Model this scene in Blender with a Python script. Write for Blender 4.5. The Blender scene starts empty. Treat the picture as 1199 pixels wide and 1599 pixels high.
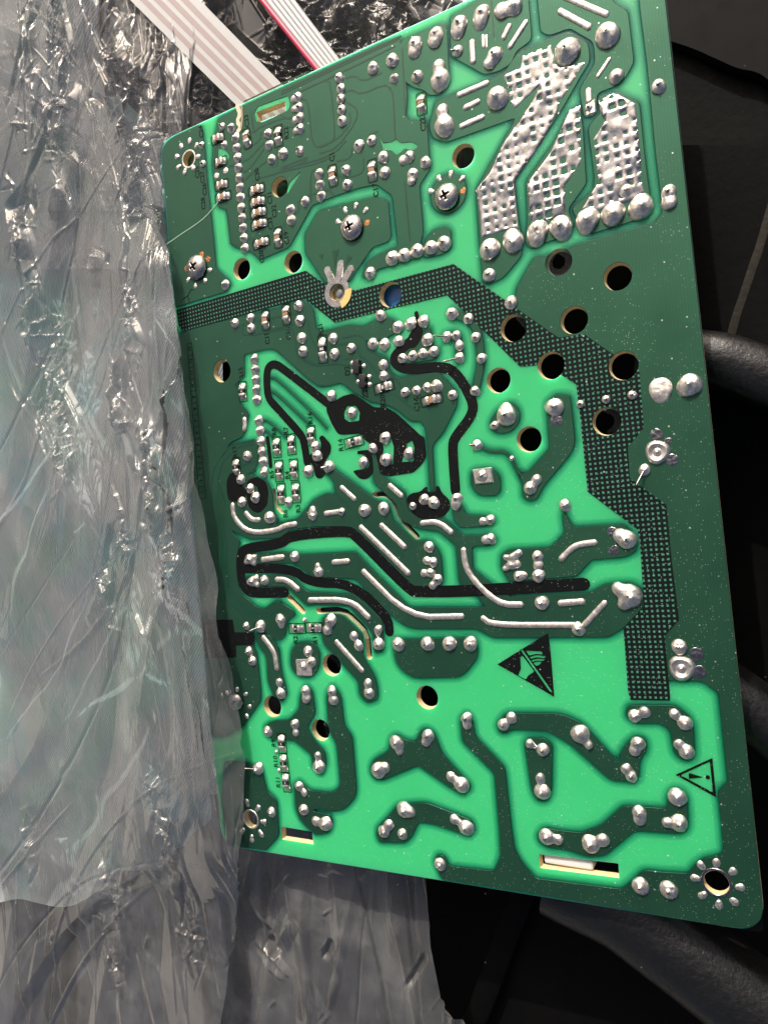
import bpy, bmesh, math, random
import numpy as np
from mathutils import Vector, Matrix, noise
from mathutils.geometry import intersect_line_line_2d
random.seed(7); rng = np.random.default_rng(7)
sc = bpy.context.scene
COL = sc.collection
S = 0.001                                    # the scene is measured in millimetres, built in metres

# ------------------------------------------------------------------ camera
F = 1180.0; CX, CY = 599.5, 799.5            # focal length and centre in photo pixels
uc = -Vector((-1503-CX, 1018-CY, F)).normalized()      # board short axis (to the right) in camera axes
vc = Vector((.0960, 1, 0)); vc = (vc - uc*vc.dot(uc)).normalized()   # board long axis (down)
nc = uc.cross(vc)
if nc.z > 0: nc = -nc
def ray(px, py):
    d = Vector(((px-CX)/F, (py-CY)/F, 1))
    return Vector((d.dot(uc), -d.dot(vc), d.dot(nc)))
r0 = ray(375, 300)*192.0                     # 192 mm from lens to this point of the board
CAM = Vector((0, 0, -r0.z))
_d = ray(720, 760); _o = CAM + _d*(-CAM.z/_d.z)
CAM = CAM - Vector((_o.x, _o.y, 0))
def at(px, py, z=0.0):                       # photo pixel -> point on the board-parallel plane z (mm)
    d = ray(px, py); t = (z-CAM.z)/d.z
    return Vector((CAM.x+d.x*t, CAM.y+d.y*t, z))
def scale_at(px, py):                        # mm per photo pixel on the board
    return (at(px, py+1)-at(px, py-1)).length/2
cam = bpy.data.objects.new('camera', bpy.data.cameras.new('camera')); COL.objects.link(cam)
cam.data.lens = F/1599*36; cam.data.sensor_width = 36; cam.data.sensor_fit = 'AUTO'
cam.data.clip_start = .005; cam.data.clip_end = 50
def cw(e): return Vector((e.dot(uc), -e.dot(vc), e.dot(nc)))
M = Matrix((cw(Vector((1,0,0))), cw(Vector((0,-1,0))), cw(Vector((0,0,-1))))).transposed()
cam.matrix_world = Matrix.Translation(CAM*S) @ M.to_4x4()
sc.camera = cam

# ------------------------------------------------------------------ sky, sun, exposure
SUN_EL, SUN_AZ = math.radians(35), math.radians(-3)    # low from beyond the top edge of the board
w = bpy.data.worlds.new('World'); sc.world = w; w.use_nodes = True
nt = w.node_tree; nt.nodes.clear()
sky = nt.nodes.new('ShaderNodeTexSky'); sky.sky_type = 'NISHITA'; sky.sun_disc = False
TILT = math.radians(26)                       # the board lies tilted: true vertical leans this far to the board's right
sky.sun_elevation = math.asin(math.sin(TILT)*math.sin(SUN_AZ)*math.cos(SUN_EL)+math.cos(TILT)*math.sin(SUN_EL))
sky.sun_rotation = math.atan2(math.cos(TILT)*math.sin(SUN_AZ)*math.cos(SUN_EL)-math.sin(TILT)*math.sin(SUN_EL), math.cos(SUN_AZ)*math.cos(SUN_EL))
tc = nt.nodes.new('ShaderNodeTexCoord'); mpw = nt.nodes.new('ShaderNodeMapping'); mpw.inputs['Rotation'].default_value = (0, -TILT, 0)
nt.links.new(tc.outputs['Generated'], mpw.inputs[0]); nt.links.new(mpw.outputs[0], sky.inputs[0])
sky.dust_density = 9; sky.air_density = .55; sky.ozone_density = .2; sky.altitude = 0
bg = nt.nodes.new('ShaderNodeBackground'); bg.inputs[1].default_value = .15
ow = nt.nodes.new('ShaderNodeOutputWorld')
nt.links.new(sky.outputs[0], bg.inputs[0]); nt.links.new(bg.outputs[0], ow.inputs[0])
sun = bpy.data.objects.new('sun', bpy.data.lights.new('sun', 'SUN')); COL.objects.link(sun)
sun.data.energy = 3.5; sun.data.angle = math.radians(.53); sun.data.color = (1, .96, .89)
sd = Vector((math.sin(SUN_AZ)*math.cos(SUN_EL), math.cos(SUN_AZ)*math.cos(SUN_EL), math.sin(SUN_EL)))
sun.rotation_euler = sd.to_track_quat('Z', 'Y').to_euler()
sun.location = sd*.5
sc.view_settings.view_transform = 'Standard'; sc.view_settings.look = 'None'
sc.view_settings.exposure = 0.0; sc.view_settings.gamma = 1
sc.cycles.transparent_max_bounces = 16

# ------------------------------------------------------------------ materials
def nodes(name):
    m = bpy.data.materials.new(name); m.use_nodes = True
    t = m.node_tree; b = t.nodes['Principled BSDF']
    return m, t, b
def N(t, typ, **kw):
    n = t.nodes.new(typ)
    for k, v in kw.items():
        if k.startswith('i_'):
            key = k[2:]; n.inputs[int(key) if key.isdigit() else key.replace('_', ' ')].default_value = v
        else: setattr(n, k, v)
    return n
def coords(t, scale=(1, 1, 1)):
    """object coordinates in millimetres"""
    c = N(t, 'ShaderNodeNewGeometry'); mp = N(t, 'ShaderNodeMapping')
    mp.inputs['Scale'].default_value = [1/S*k for k in scale]
    t.links.new(c.outputs['Position'], mp.inputs['Vector'])
    return mp.outputs[0]
def noise_n(t, vec, scale, detail=3, rough=.55):
    n = N(t, 'ShaderNodeTexNoise', i_Scale=scale, i_Detail=detail, i_Roughness=rough)
    t.links.new(vec, n.inputs['Vector']); return n.outputs[0]
def ramp(t, src, stops):
    r = N(t, 'ShaderNodeValToRGB'); e = r.color_ramp.elements
    while len(e) < len(stops): e.new(.5)
    for el, (p, c) in zip(e, stops):
        el.position = p; el.color = (c, c, c, 1) if isinstance(c, (int, float)) else (*c, 1)
    t.links.new(src, r.inputs[0]); return r.outputs[0]
def mixc(t, fac, a, b, mode='MIX'):
    m = N(t, 'ShaderNodeMix', data_type='RGBA', blend_type=mode)
    for sock, v in ((m.inputs[0], fac), (m.inputs[6], a), (m.inputs[7], b)):
        if isinstance(v, bpy.types.NodeSocket): t.links.new(v, sock)
        elif isinstance(v, (int, float)): sock.default_value = v
        else: sock.default_value = (*v, 1)
    return m.outputs[2]
def math_n(t, op, a, b=0.0):
    m = N(t, 'ShaderNodeMath', operation=op)
    for k, v in enumerate((a, b)):
        if isinstance(v, bpy.types.NodeSocket): t.links.new(v, m.inputs[k])
        else: m.inputs[k].default_value = v
    return m.outputs[0]
def bump(t, b, h, dist, strength=1.0):
    n = N(t, 'ShaderNodeBump', i_Strength=strength, i_Distance=dist*S)
    t.links.new(h, n.inputs['Height']); t.links.new(n.outputs[0], b.inputs['Normal'])
def dust(t, vec, amount=.62):
    """scattered pale specks of dust, thicker in some places than in others"""
    v = N(t, 'ShaderNodeTexVoronoi', i_Scale=2.1); t.links.new(vec, v.inputs['Vector'])
    spot = ramp(t, v.outputs['Distance'], [(.0, 1), (.11, 1), (.17, 0)])
    rnd = N(t, 'ShaderNodeSeparateColor'); t.links.new(v.outputs['Color'], rnd.inputs[0])
    pick = ramp(t, rnd.outputs[0], [(.50, 0), (.58, 1)])
    sx = N(t, 'ShaderNodeSeparateXYZ'); t.links.new(vec, sx.inputs[0])
    drift = math_n(t, 'MULTIPLY', math_n(t, 'SUBTRACT', sx.outputs[0], sx.outputs[1]), .0017)
    area = ramp(t, math_n(t, 'ADD', noise_n(t, vec, .06, 4, .65), drift), [(amount-.11, 0), (amount+.07, 1)])
    v2 = N(t, 'ShaderNodeTexVoronoi', i_Scale=.55); t.links.new(vec, v2.inputs['Vector'])
    s2 = ramp(t, v2.outputs['Distance'], [(0, 1), (.07, 1), (.11, 0)])
    r2 = N(t, 'ShaderNodeSeparateColor'); t.links.new(v2.outputs['Color'], r2.inputs[0])
    s2 = math_n(t, 'MULTIPLY', s2, ramp(t, r2.outputs[1], [(.70, 0), (.75, 1)]))
    a = math_n(t, 'MULTIPLY', math_n(t, 'MULTIPLY', spot, pick), area)
    return math_n(t, 'MINIMUM', math_n(t, 'ADD', a, s2), 1.0)

def mat_laminate():
    m, t, b = nodes('green_laminate')
    v = coords(t)
    base = mixc(t, noise_n(t, v, .06, 4), (.030, .455, .145), (.050, .56, .195))
    dd = math_n(t, 'MULTIPLY', dust(t, v, .60), .8)
    t.links.new(mixc(t, dd, base, (.62, .68, .62)), b.inputs['Base Color'])
    b.inputs['Roughness'].default_value = .34
    b.inputs['Subsurface Weight'].default_value = .85
    b.inputs['Subsurface Radius'].default_value = (.35, 1.0, .6)
    b.inputs['Subsurface Scale'].default_value = 10*S
    bump(t, b, noise_n(t, v, 1.2, 3), .02, .5)
    return m
def mat_copper():
    m, t, b = nodes('masked_copper')
    v = coords(t)
    base = mixc(t, noise_n(t, v, .045, 5), (.009, .055, .029), (.020, .095, .050))
    wv = N(t, 'ShaderNodeTexWave', i_Scale=.55, i_Distortion=1.6, wave_type='BANDS', bands_direction='X'); wv.inputs['Detail'].default_value = 2
    t.links.new(v, wv.inputs['Vector'])
    base = mixc(t, math_n(t, 'MULTIPLY', wv.outputs['Fac'], .10), base, (.05, .15, .09))
    dd = math_n(t, 'MULTIPLY', dust(t, v, .55), .75)
    t.links.new(mixc(t, dd, base, (.60, .66, .60)), b.inputs['Base Color'])
    b.inputs['Metallic'].default_value = .72
    t.links.new(ramp(t, noise_n(t, v, .06, 5, .65), [(.3, .40), (.7, .58)]), b.inputs['Roughness'])
    b.inputs['Coat Weight'].default_value = .35; b.inputs['Coat Roughness'].default_value = .22
    h = math_n(t, 'ADD', noise_n(t, v, .9, 3), math_n(t, 'MULTIPLY', wv.outputs['Fac'], .25))
    bump(t, b, h, .018, .6)
    return m
def mat_simple(name, col, rough=.5, metal=0, nscale=0, bdist=.02, var=.2, bstr=.6, spec=None):
    m, t, b = nodes(name)
    b.inputs['Roughness'].default_value = rough; b.inputs['Metallic'].default_value = metal
    if spec is not None: b.inputs['Specular IOR Level'].default_value = spec
    v = coords(t)
    n = noise_n(t, v, nscale or .6, 4)
    t.links.new(mixc(t, n, [c*(1-var) for c in col], [min(1, c*(1+var)) for c in col]), b.inputs['Base Color'])
    if nscale: bump(t, b, n, bdist, bstr)
    return m
def mat_solder(name, col=(.66, .63, .59), r=(.24, .42), bd=.05, ns=1.1):
    m, t, b = nodes(name); v = coords(t)
    n = noise_n(t, v, ns, 5, .7); n2 = noise_n(t, v, 4.0, 4)
    t.links.new(mixc(t, ramp(t, n, [(.3, 0), (.65, 1)]), [c*f for c, f in zip(col, (.58, .55, .50))], [min(1, c*1.12) for c in col]), b.inputs['Base Color'])
    b.inputs['Metallic'].default_value = 1
    t.links.new(ramp(t, n2, [(.3, r[0]), (.7, r[1])]), b.inputs['Roughness'])
    bump(t, b, math_n(t, 'ADD', n, math_n(t, 'MULTIPLY', n2, .35)), bd, .7)
    return m
def mat_ink():
    m, t, b = nodes('black_ink'); v = coords(t)
    dd = math_n(t, 'MULTIPLY', dust(t, v, .5), .7)
    t.links.new(mixc(t, dd, (.003, .004, .004), (.5, .55, .52)), b.inputs['Base Color'])
    b.inputs['Roughness'].default_value = .5; b.inputs['Specular IOR Level'].default_value = .12
    bump(t, b, noise_n(t, v, 3.0, 3), .015, .6)
    return m
def mat_dotted():
    m, t, b = nodes('dotted_ink'); v = coords(t)
    sep = N(t, 'ShaderNodeSeparateXYZ'); t.links.new(v, sep.inputs[0])
    def tri(s):
        f = math_n(t, 'FRACT', math_n(t, 'MULTIPLY', s, 1/1.0))
        return math_n(t, 'ABSOLUTE', math_n(t, 'SUBTRACT', f, .5))
    d = math_n(t, 'MAXIMUM', tri(sep.outputs[0]), tri(sep.outputs[1]))
    d = math_n(t, 'ADD', d, math_n(t, 'MULTIPLY', noise_n(t, v, 3, 2), .06))
    dot = ramp(t, d, [(.21, 1), (.27, 0)])
    n = noise_n(t, v, .05, 3)
    c = mixc(t, dot, (.003, .006, .006), mixc(t, n, (.035, .15, .09), (.065, .21, .14)))
    dd = math_n(t, 'MULTIPLY', dust(t, v, .52), .7)
    t.links.new(mixc(t, dd, c, (.5, .55, .52)), b.inputs['Base Color'])
    b.inputs['Roughness'].default_value = .5; b.inputs['Specular IOR Level'].default_value = .14
    bump(t, b, dot, .02, .5)
    return m
def mat_film(name='clear_film', haze=.06, tint=.93, k=1.0):
    m = bpy.data.materials.new(name); m.use_nodes = True; t = m.node_tree; t.nodes.clear()
    v = coords(t)
    out = N(t, 'ShaderNodeOutputMaterial')
    tr = N(t, 'ShaderNodeBsdfTransparent'); tr.inputs[0].default_value = (tint, tint, tint*1.005, 1)
    gl = N(t, 'ShaderNodeBsdfGlossy'); gl.inputs['Roughness'].default_value = .05
    gl.inputs[0].default_value = (1, 1, 1, 1)
    df = N(t, 'ShaderNodeBsdfDiffuse'); df.inputs[0].default_value = (.86, .86, .84, 1)
    tl = N(t, 'ShaderNodeBsdfTranslucent'); tl.inputs[0].default_value = (.86, .86, .84, 1)
    bp = N(t, 'ShaderNodeBump', i_Strength=.22, i_Distance=.08*S)
    t.links.new(noise_n(t, v, .5, 4, .65), bp.inputs['Height'])
    t.links.new(bp.outputs[0], gl.inputs['Normal'])
    fr = N(t, 'ShaderNodeFresnel', i_IOR=1.5); t.links.new(bp.outputs[0], fr.inputs['Normal'])
    ff = math_n(t, 'MINIMUM', math_n(t, 'MULTIPLY', fr.outputs[0], 1.6*k), .9)
    m0 = N(t, 'ShaderNodeMixShader', i_0=.5); t.links.new(df.outputs[0], m0.inputs[1]); t.links.new(tl.outputs[0], m0.inputs[2])
    m1 = N(t, 'ShaderNodeMixShader')
    stv = coords(t, (.16, .035, .1))
    hz = ramp(t, math_n(t, 'ADD', math_n(t, 'MULTIPLY', noise_n(t, v, .045, 6, .7), .8), math_n(t, 'MULTIPLY', noise_n(t, stv, 1.0, 4, .6), .2)), [(.36, haze*.5), (.5, haze*.9), (.64, haze*1.7)])
    t.links.new(hz, m1.inputs[0]); t.links.new(tr.outputs[0], m1.inputs[1]); t.links.new(m0.outputs[0], m1.inputs[2])
    m2 = N(t, 'ShaderNodeMixShader')
    t.links.new(ff, m2.inputs[0]); t.links.new(m1.outputs[0], m2.inputs[1]); t.links.new(gl.outputs[0], m2.inputs[2])
    t.links.new(m2.outputs[0], out.inputs[0])
    return m
def mat_denim():
    m, t, b = nodes('denim'); v = coords(t)
    rot = N(t, 'ShaderNodeMapping'); rot.inputs['Rotation'].default_value = (0, 0, math.radians(28)); t.links.new(v, rot.inputs[0])
    wv = N(t, 'ShaderNodeTexWave', i_Scale=.46, i_Distortion=.4, bands_direction='X', wave_type='BANDS'); wv.inputs['Detail'].default_value = 2; wv.inputs['Detail Scale'].default_value = 2
    t.links.new(rot.outputs[0], wv.inputs['Vector'])
    wv2 = N(t, 'ShaderNodeTexWave', i_Scale=.7, i_Distortion=.5, bands_direction='Y', wave_type='BANDS')
    t.links.new(rot.outputs[0], wv2.inputs['Vector'])
    blot = noise_n(t, v, .022, 4)
    c = mixc(t, ramp(t, blot, [(.38, 0), (.62, 1)]), (.20, .26, .30), (.48, .50, .47))
    c = mixc(t, ramp(t, noise_n(t, v, .035, 3), [(.50, 0), (.64, .85)]), c, (.08, .36, .40))
    c = mixc(t, ramp(t, noise_n(t, coords(t, (1, 1, 1.7)), .028, 4), [(.47, 0), (.62, .8)]), c, (.13, .42, .29))
    c = mixc(t, math_n(t, 'MULTIPLY', math_n(t, 'ADD', math_n(t, 'MULTIPLY', wv.outputs['Fac'], .8), math_n(t, 'MULTIPLY', wv2.outputs['Fac'], .25)), .8), c, (.62, .64, .66))
    t.links.new(c, b.inputs['Base Color']); b.inputs['Roughness'].default_value = .9
    b.inputs['Specular IOR Level'].default_value = .1
    bump(t, b, math_n(t, 'ADD', wv.outputs['Fac'], wv2.outputs['Fac']), .15, .7)
    return m
def mat_black(name, rough, grain, bd, col=(.003, .003, .003), dusty=.5, spec=.05):
    m, t, b = nodes(name); v = coords(t); b.inputs['Specular IOR Level'].default_value = spec
    n = noise_n(t, v, grain, 5, .6)
    sm = ramp(t, noise_n(t, v, .03, 4), [(.45, 0), (.75, .35)])
    c = mixc(t, sm, col, (.010, .0095, .009))
    v2 = N(t, 'ShaderNodeTexVoronoi', i_Scale=.22); t.links.new(v, v2.inputs['Vector'])
    r2 = N(t, 'ShaderNodeSeparateColor'); t.links.new(v2.outputs['Color'], r2.inputs[0])
    sp = math_n(t, 'MULTIPLY', ramp(t, v2.outputs['Distance'], [(0, 1), (.035, 1), (.06, 0)]), ramp(t, r2.outputs[0], [(.6, 0), (.65, 1)]))
    t.links.new(mixc(t, math_n(t, 'MULTIPLY', sp, dusty), c, (.35, .33, .30)), b.inputs['Base Color'])
    t.links.new(ramp(t, n, [(.3, rough*.75), (.7, rough*1.25)]), b.inputs['Roughness'])
    bump(t, b, n, bd, .8)
    return m

LAM = mat_laminate(); COP = mat_copper(); INK = mat_ink(); DOT = mat_dotted()
def mat_mask_shade():
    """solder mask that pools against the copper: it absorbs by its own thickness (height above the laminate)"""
    m = bpy.data.materials.new('mask_shade_tint'); m.use_nodes = True; t = m.node_tree; t.nodes.clear()
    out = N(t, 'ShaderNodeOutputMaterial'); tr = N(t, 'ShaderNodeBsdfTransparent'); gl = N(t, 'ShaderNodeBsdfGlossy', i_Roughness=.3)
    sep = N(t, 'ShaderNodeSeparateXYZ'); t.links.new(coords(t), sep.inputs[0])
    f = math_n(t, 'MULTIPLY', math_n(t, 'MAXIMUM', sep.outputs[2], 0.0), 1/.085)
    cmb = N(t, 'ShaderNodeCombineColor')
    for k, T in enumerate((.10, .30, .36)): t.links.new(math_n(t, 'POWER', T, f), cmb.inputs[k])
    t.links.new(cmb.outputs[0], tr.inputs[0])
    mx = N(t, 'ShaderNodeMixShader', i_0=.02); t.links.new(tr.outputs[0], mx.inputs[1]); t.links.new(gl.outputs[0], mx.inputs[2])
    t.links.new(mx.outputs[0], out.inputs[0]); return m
MASK_SHADE = mat_mask_shade()
GAP = mat_simple('gap_laminate', (.003, .042, .022), .32, 0, 1.0, .01)
EDGE = mat_simple('cut_laminate_edge', (.62, .50, .27), .8, 0, 1.6, .15, .35)
TIN = mat_solder('solder', (.78, .74, .68), (.24, .56), .05); TINB = mat_solder('solder_bar', (.68, .64, .60), (.42, .6), .06, 1.6)
TINP = mat_solder('solder_patch', (.60, .58, .55), (.10, .24), .03, .7)
TIND = mat_solder('bare_pad', (.30, .29, .30), (.15, .3), .03)
STEEL = mat_solder('screw_steel', (.56, .53, .50), (.20, .34), .02, .5)
LEAD = mat_solder('lead_tip', (.34, .32, .30), (.25, .4), .02)
RESB = mat_simple('resistor_black', (.018, .016, .018), .35, 0, 1.5, .01)
CAPB = mat_simple('capacitor_tan', (.30, .17, .095), .45, 0, 1.5, .01)
ICB = mat_simple('transistor_black', (.012, .012, .013), .38, 0, 3, .01)
WHITEP = mat_simple('white_print', (.65, .65, .62), .6)
BROWN = mat_simple('bare_copper', (.45, .17, .07), .4, .7, 1.0, .02)
EPOXY = mat_simple('yellow_resin', (.62, .46, .16), .4, 0, 1, .02)
FILM = mat_film('clear_film', .10, .96, .9); FILMB = mat_film('clear_film_under', .08, .95, .9); FILMC = mat_film('clear_film_grey', .15, .95, .9)
DENIM = mat_denim()
BLK = mat_black('black_plastic', .5, .5, .10); BLKG = mat_black('grained_black_plastic', .38, .9, .20, (.004, .004, .004), .5, .5)
GREYW = mat_simple('grey_jacket', (.46, .46, .45), .45, 0, .3, .03, .06)
MAUVE = mat_simple('mauve_conductor', (.34, .275, .27), .45, 0, .3, .03, .08)
RED = mat_simple('red_wire', (.52, .03, .08), .42, 0, .5, .02)
BLUE = mat_simple('blue_sleeve', (.02, .10, .30), .25, 0, .5, .02)
CREAM = mat_simple('white_nylon', (.72, .70, .66), .45, 0, .4, .03, .05)

# ------------------------------------------------------------------ object helpers
def link(name, me, mat=None, parent=None, loc=(0, 0, 0), rz=0, kind=None):
    o = bpy.data.objects.new(name, me); COL.objects.link(o)
    if mat and me is not None and not me.materials: me.materials.append(mat)
    if parent: o.parent = parent
    o.location = Vector(loc)*S; o.rotation_euler = (0, 0, rz)
    if kind: o['kind'] = kind
    return o
def mesh(name, verts, faces, smooth=True):
    me = bpy.data.meshes.new(name)
    me.from_pydata([(x*S, y*S, z*S) for x, y, z in verts], [], faces)
    if smooth: me.polygons.foreach_set('use_smooth', [True]*len(me.polygons))
    me.update(); return me
def thing(name, label, cat, loc=(0, 0, 0), group=None):
    o = bpy.data.objects.new(name, None); COL.objects.link(o); o.location = Vector(loc)*S
    o.empty_display_size = .01
    o['label'] = label; o['category'] = cat
    if group: o['group'] = group
    return o
def tag(o, label, cat, group=None):
    o['label'] = label; o['category'] = cat
    if group: o['group'] = group
def area2(p): return sum(a[0]*b[1]-b[0]*a[1] for a, b in zip(p, p[1:]+p[:1]))/2
def ccw(p): return p if area2(p) > 0 else p[::-1]
def rounded(pts, r=.7, n=3):
    out = []; L = len(pts)
    for i in range(L):
        a, b, c = (Vector(pts[(i+k) % L][:2]) for k in (-1, 0, 1))
        la, lc = (a-b).length, (c-b).length
        if la < 1e-6 or lc < 1e-6: continue
        d = min(r, .45*la, .45*lc)
        p, q = b+(a-b)*d/la, b+(c-b)*d/lc
        for k in range(n+1):
            s = k/n; out.append(tuple((p*(1-s)**2 + b*2*s*(1-s) + q*s*s)))
    return out
def smooth_path(pts, it=2):
    p = [Vector(q[:2]) for q in pts]
    for _ in range(it):
        if len(p) < 3: break
        o = [p[0]]
        for a, b in zip(p, p[1:]): o += [a*.75+b*.25, a*.25+b*.75]
        o.append(p[-1]); p = [o[0]]+o[2:-2]+[o[-1]] if len(o) > 6 else o
    return p
def buffer(path, wdt, cap=5):
    p = [Vector(q[:2]) for q in path]; h = wdt/2; Lf, Rt = [], []
    for i, q in enumerate(p):
        d = (p[min(i+1, len(p)-1)]-p[max(i-1, 0)]).normalized(); nn = Vector((-d.y, d.x))
        Lf.append(q+nn*h); Rt.append(q-nn*h)
    def fan(c, start):
        return [c+Matrix.Rotation(-math.pi*k/cap, 2)@(start-c) for k in range(1, cap)]
    return [tuple(q) for q in Lf+fan(p[-1], Lf[-1])+Rt[::-1]+fan(p[0], Rt[0])]
def inset(p, d):
    out = []; L = len(p)
    for i in range(L):
        a, b, c = (Vector(p[(i+k) % L]) for k in (-1, 0, 1))
        e1, e2 = b-a, c-b
        if e1.length < 1e-7 or e2.length < 1e-7: out.append(tuple(b)); continue
        n1 = Vector((-e1.y, e1.x)).normalized(); n2 = Vector((-e2.y, e2.x)).normalized()
        m = n1+n2
        m = n1 if m.length < .3 else m/max(.5, m.length_squared/2)
        out.append(tuple(b+m*d))
    return out
def circle(c, r, n=28): return [(c[0]+r*math.cos(2*math.pi*k/n), c[1]+r*math.sin(2*math.pi*k/n)) for k in range(n)]
def sheet(name, outer, holes, z0, h, mat, parent, bev=.07, bottom=False, side_mat=None):
    """flat plate with holes: sloping shoulders, triangulated top"""
    loops = [ccw(list(outer))]+[ccw(list(q))[::-1] for q in holes]
    bm = bmesh.new(); bot_e = []
    top_e = []
    for lp in loops:
        ins = inset(lp, bev) if bev else lp
        vb = [bm.verts.new((x*S, y*S, z0*S)) for x, y in lp]
        vt = [bm.verts.new((x*S, y*S, (z0+h)*S)) for x, y in ins]
        L = len(lp)
        for i in range(L):
            j = (i+1) % L
            f = bm.faces.new((vb[i], vb[j], vt[j], vt[i]))
            if side_mat: f.material_index = 1
        top_e += [bm.edges.get((vt[i], vt[(i+1) % L])) for i in range(L)]
        bot_e += [bm.edges.get((vb[i], vb[(i+1) % L])) for i in range(L)]
    g = bmesh.ops.triangle_fill(bm, use_beauty=True, use_dissolve=False, edges=top_e, normal=(0, 0, 1))
    for f in g['geom']:
        if isinstance(f, bmesh.types.BMFace):
            f.normal_update()
            if f.normal.z < 0: f.normal_flip()
    if bottom:
        g = bmesh.ops.triangle_fill(bm, use_beauty=True, use_dissolve=False, edges=bot_e, normal=(0, 0, -1))
        for f in g['geom']:
            if isinstance(f, bmesh.types.BMFace):
                f.normal_update()
                if f.normal.z > 0: f.normal_flip()
                if side_mat: f.material_index = 0
    me = bpy.data.meshes.new(name); bm.to_mesh(me); bm.free()
    me.materials.append(mat)
    if side_mat: me.materials.append(side_mat)
    return link(name, me, None, parent)
def Q(o, pts):                                # points read in a 5x enlargement whose corner is photo pixel o
    return [(o[0]+x/5, o[1]+y/5) for x, y in pts]
def B(pts): return [tuple(at(x, y).xy) for x, y in pts]
def BQ(o, pts): return B(Q(o, pts))
T1=(240,80);T2=(440,0);T3=(640,0);T4=(840,0);T5=(240,280);T6=(440,220);T7=(640,220);T8=(840,220)
U1=(280,460);U2=(480,440);U3=(680,440);U4=(880,440);U5=(330,640);U6=(530,640);U7=(730,640);U8=(900,640)
V1=(310,840);V2=(520,840);V3=(730,840);V4=(900,840);V5=(340,1060);V6=(550,1060);V7=(750,1060);V8=(950,1060)
W1=(340,1240);W2=(570,1240);W3=(770,1240);W4=(959,1240)

# ------------------------------------------------------------------ the background: black plastic, denim
def vnoise(X, Y, sc_, seed=0, octv=3):
    """smooth value noise on arrays"""
    out = np.zeros_like(X); amp = 1.0
    for o in range(octv):
        r = np.random.default_rng(seed+o*17); tab = r.random((64, 64))
        x, y = X*sc_*(2**o)+o*7.3, Y*sc_*(2**o)+o*3.1
        xi, yi = np.floor(x).astype(int), np.floor(y).astype(int); fx, fy = x-xi, y-yi
        fx = fx*fx*(3-2*fx); fy = fy*fy*(3-2*fy)
        g = lambda a, b: tab[a % 64, b % 64]
        out += amp*((g(xi, yi)*(1-fx)+g(xi+1, yi)*fx)*(1-fy)+(g(xi, yi+1)*(1-fx)+g(xi+1, yi+1)*fx)*fy-.5); amp *= .5
    return out
def grid_mesh(name, X, Y, Z):
    n, m = X.shape
    co = np.stack([X, Y, Z], -1).reshape(-1, 3)*S
    i = np.arange(n*m).reshape(n, m)
    q = np.stack([i[:-1, :-1], i[1:, :-1], i[1:, 1:], i[:-1, 1:]], -1).reshape(-1, 4)
    me = bpy.data.meshes.new(name)
    me.vertices.add(len(co)); me.vertices.foreach_set('co', co.ravel())
    me.loops.add(q.size); me.loops.foreach_set('vertex_index', q.ravel())
    me.polygons.add(len(q)); me.polygons.foreach_set('loop_start', np.arange(0, q.size, 4))
    me.polygons.foreach_set('loop_total', np.full(len(q), 4)); me.polygons.foreach_set('use_smooth', np.ones(len(q), bool))
    me.update(calc_edges=True); me.validate()
    return me
ZF = -34.0
tray = thing('plastic_housing', 'large black moulded plastic housing with raised ribs under and beside the green board', 'housing', (0, 0, ZF))
def local(me_pts): return me_pts
def tray_part(name, pts_px, zs, mat, th=2.0, r=2):
    pts = rounded([tuple(at(x, y, zs).xy) for x, y in pts_px], r)
    o = sheet(name, pts, [], zs-th-ZF, th, mat, tray, .6, True); return o
xs = np.linspace(-330, 330, 60)
X, Y = np.meshgrid(xs, xs, indexing='ij')
link('base_panel', grid_mesh('base_panel', X, Y, vnoise(X, Y, .012, 3)*3), BLK, tray)
def rib(pts, rad, name='rib', mat=None, flat=.75, edge=None):
    """a long moulded roll: half round bar along points (px, py, z)"""
    P = [at(*p) for p in pts]; path = []
    for k in range(len(P)-1):
        for s in range(24): path.append(P[k].lerp(P[k+1], s/24))
    path.append(P[-1])
    sm = path[:]
    for _ in range(30): sm = [sm[0]]+[(a+b*2+c)/4 for a, b, c in zip(sm, sm[1:], sm[2:])]+[sm[-1]]
    V, Fc = [], []; K = 18
    for i, p in enumerate(sm):
        d = (sm[min(i+1, len(sm)-1)]-sm[max(i-1, 0)]); d.z = 0; d.normalize(); n = Vector((-d.y, d.x, 0))
        for k in range(K):
            a = math.pi*(k/(K-1))
            rr = rad*(1+.05*noise.noise(Vector((i*.06, k*.25, rad))))
            q = p+n*(rr*math.cos(a))+Vector((0, 0, rr*flat*math.sin(a)))
            if k in (0, K-1): q.z = p.z-6
            V.append((q.x, q.y, q.z-ZF))
    for i in range(len(sm)-1):
        for k in range(K-1): a = i*K+k; Fc.append((a, a+1, a+K+1, a+K))
    o = link(name, mesh(name, V, Fc), mat or BLKG, tray)
    md = o.modifiers.new('bevel', 'WEIGHTED_NORMAL') if False else None
    return o
tray_part('upper_panel', [(980, 222), (1400, 221), (1420, 660), (1000, 585)], -24, BLK)
tray_part('back_panel', [(1080, 80), (1150, 112), (1180, 116), (1215, 145), (1500, 160), (1500, -300), (1000, -300), (1020, 60)], -46+34+ZF+14, mat_black('dark_grey_panel', .5, .3, .03, (.008, .008, .0075), .1))
rib([(1000, 545, -12), (1120, 560, -12), (1200, 590, -13), (1400, 660, -15)], 5.5)
rib([(1050, 1030, -12), (1150, 1095, -12), (1210, 1145, -13), (1400, 1290, -14)], 5.5)
rib([(860, 1370, -9.5), (975, 1425, -9.5), (1110, 1530, -10.5), (1300, 1680, -12)], 8.5)
rib([(985, 1390, -8), (1045, 1437, -8), (1200, 1592, -9.5), (1330, 1720, -11.5)], 1.1, 'rib_edge', BLK)
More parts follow.
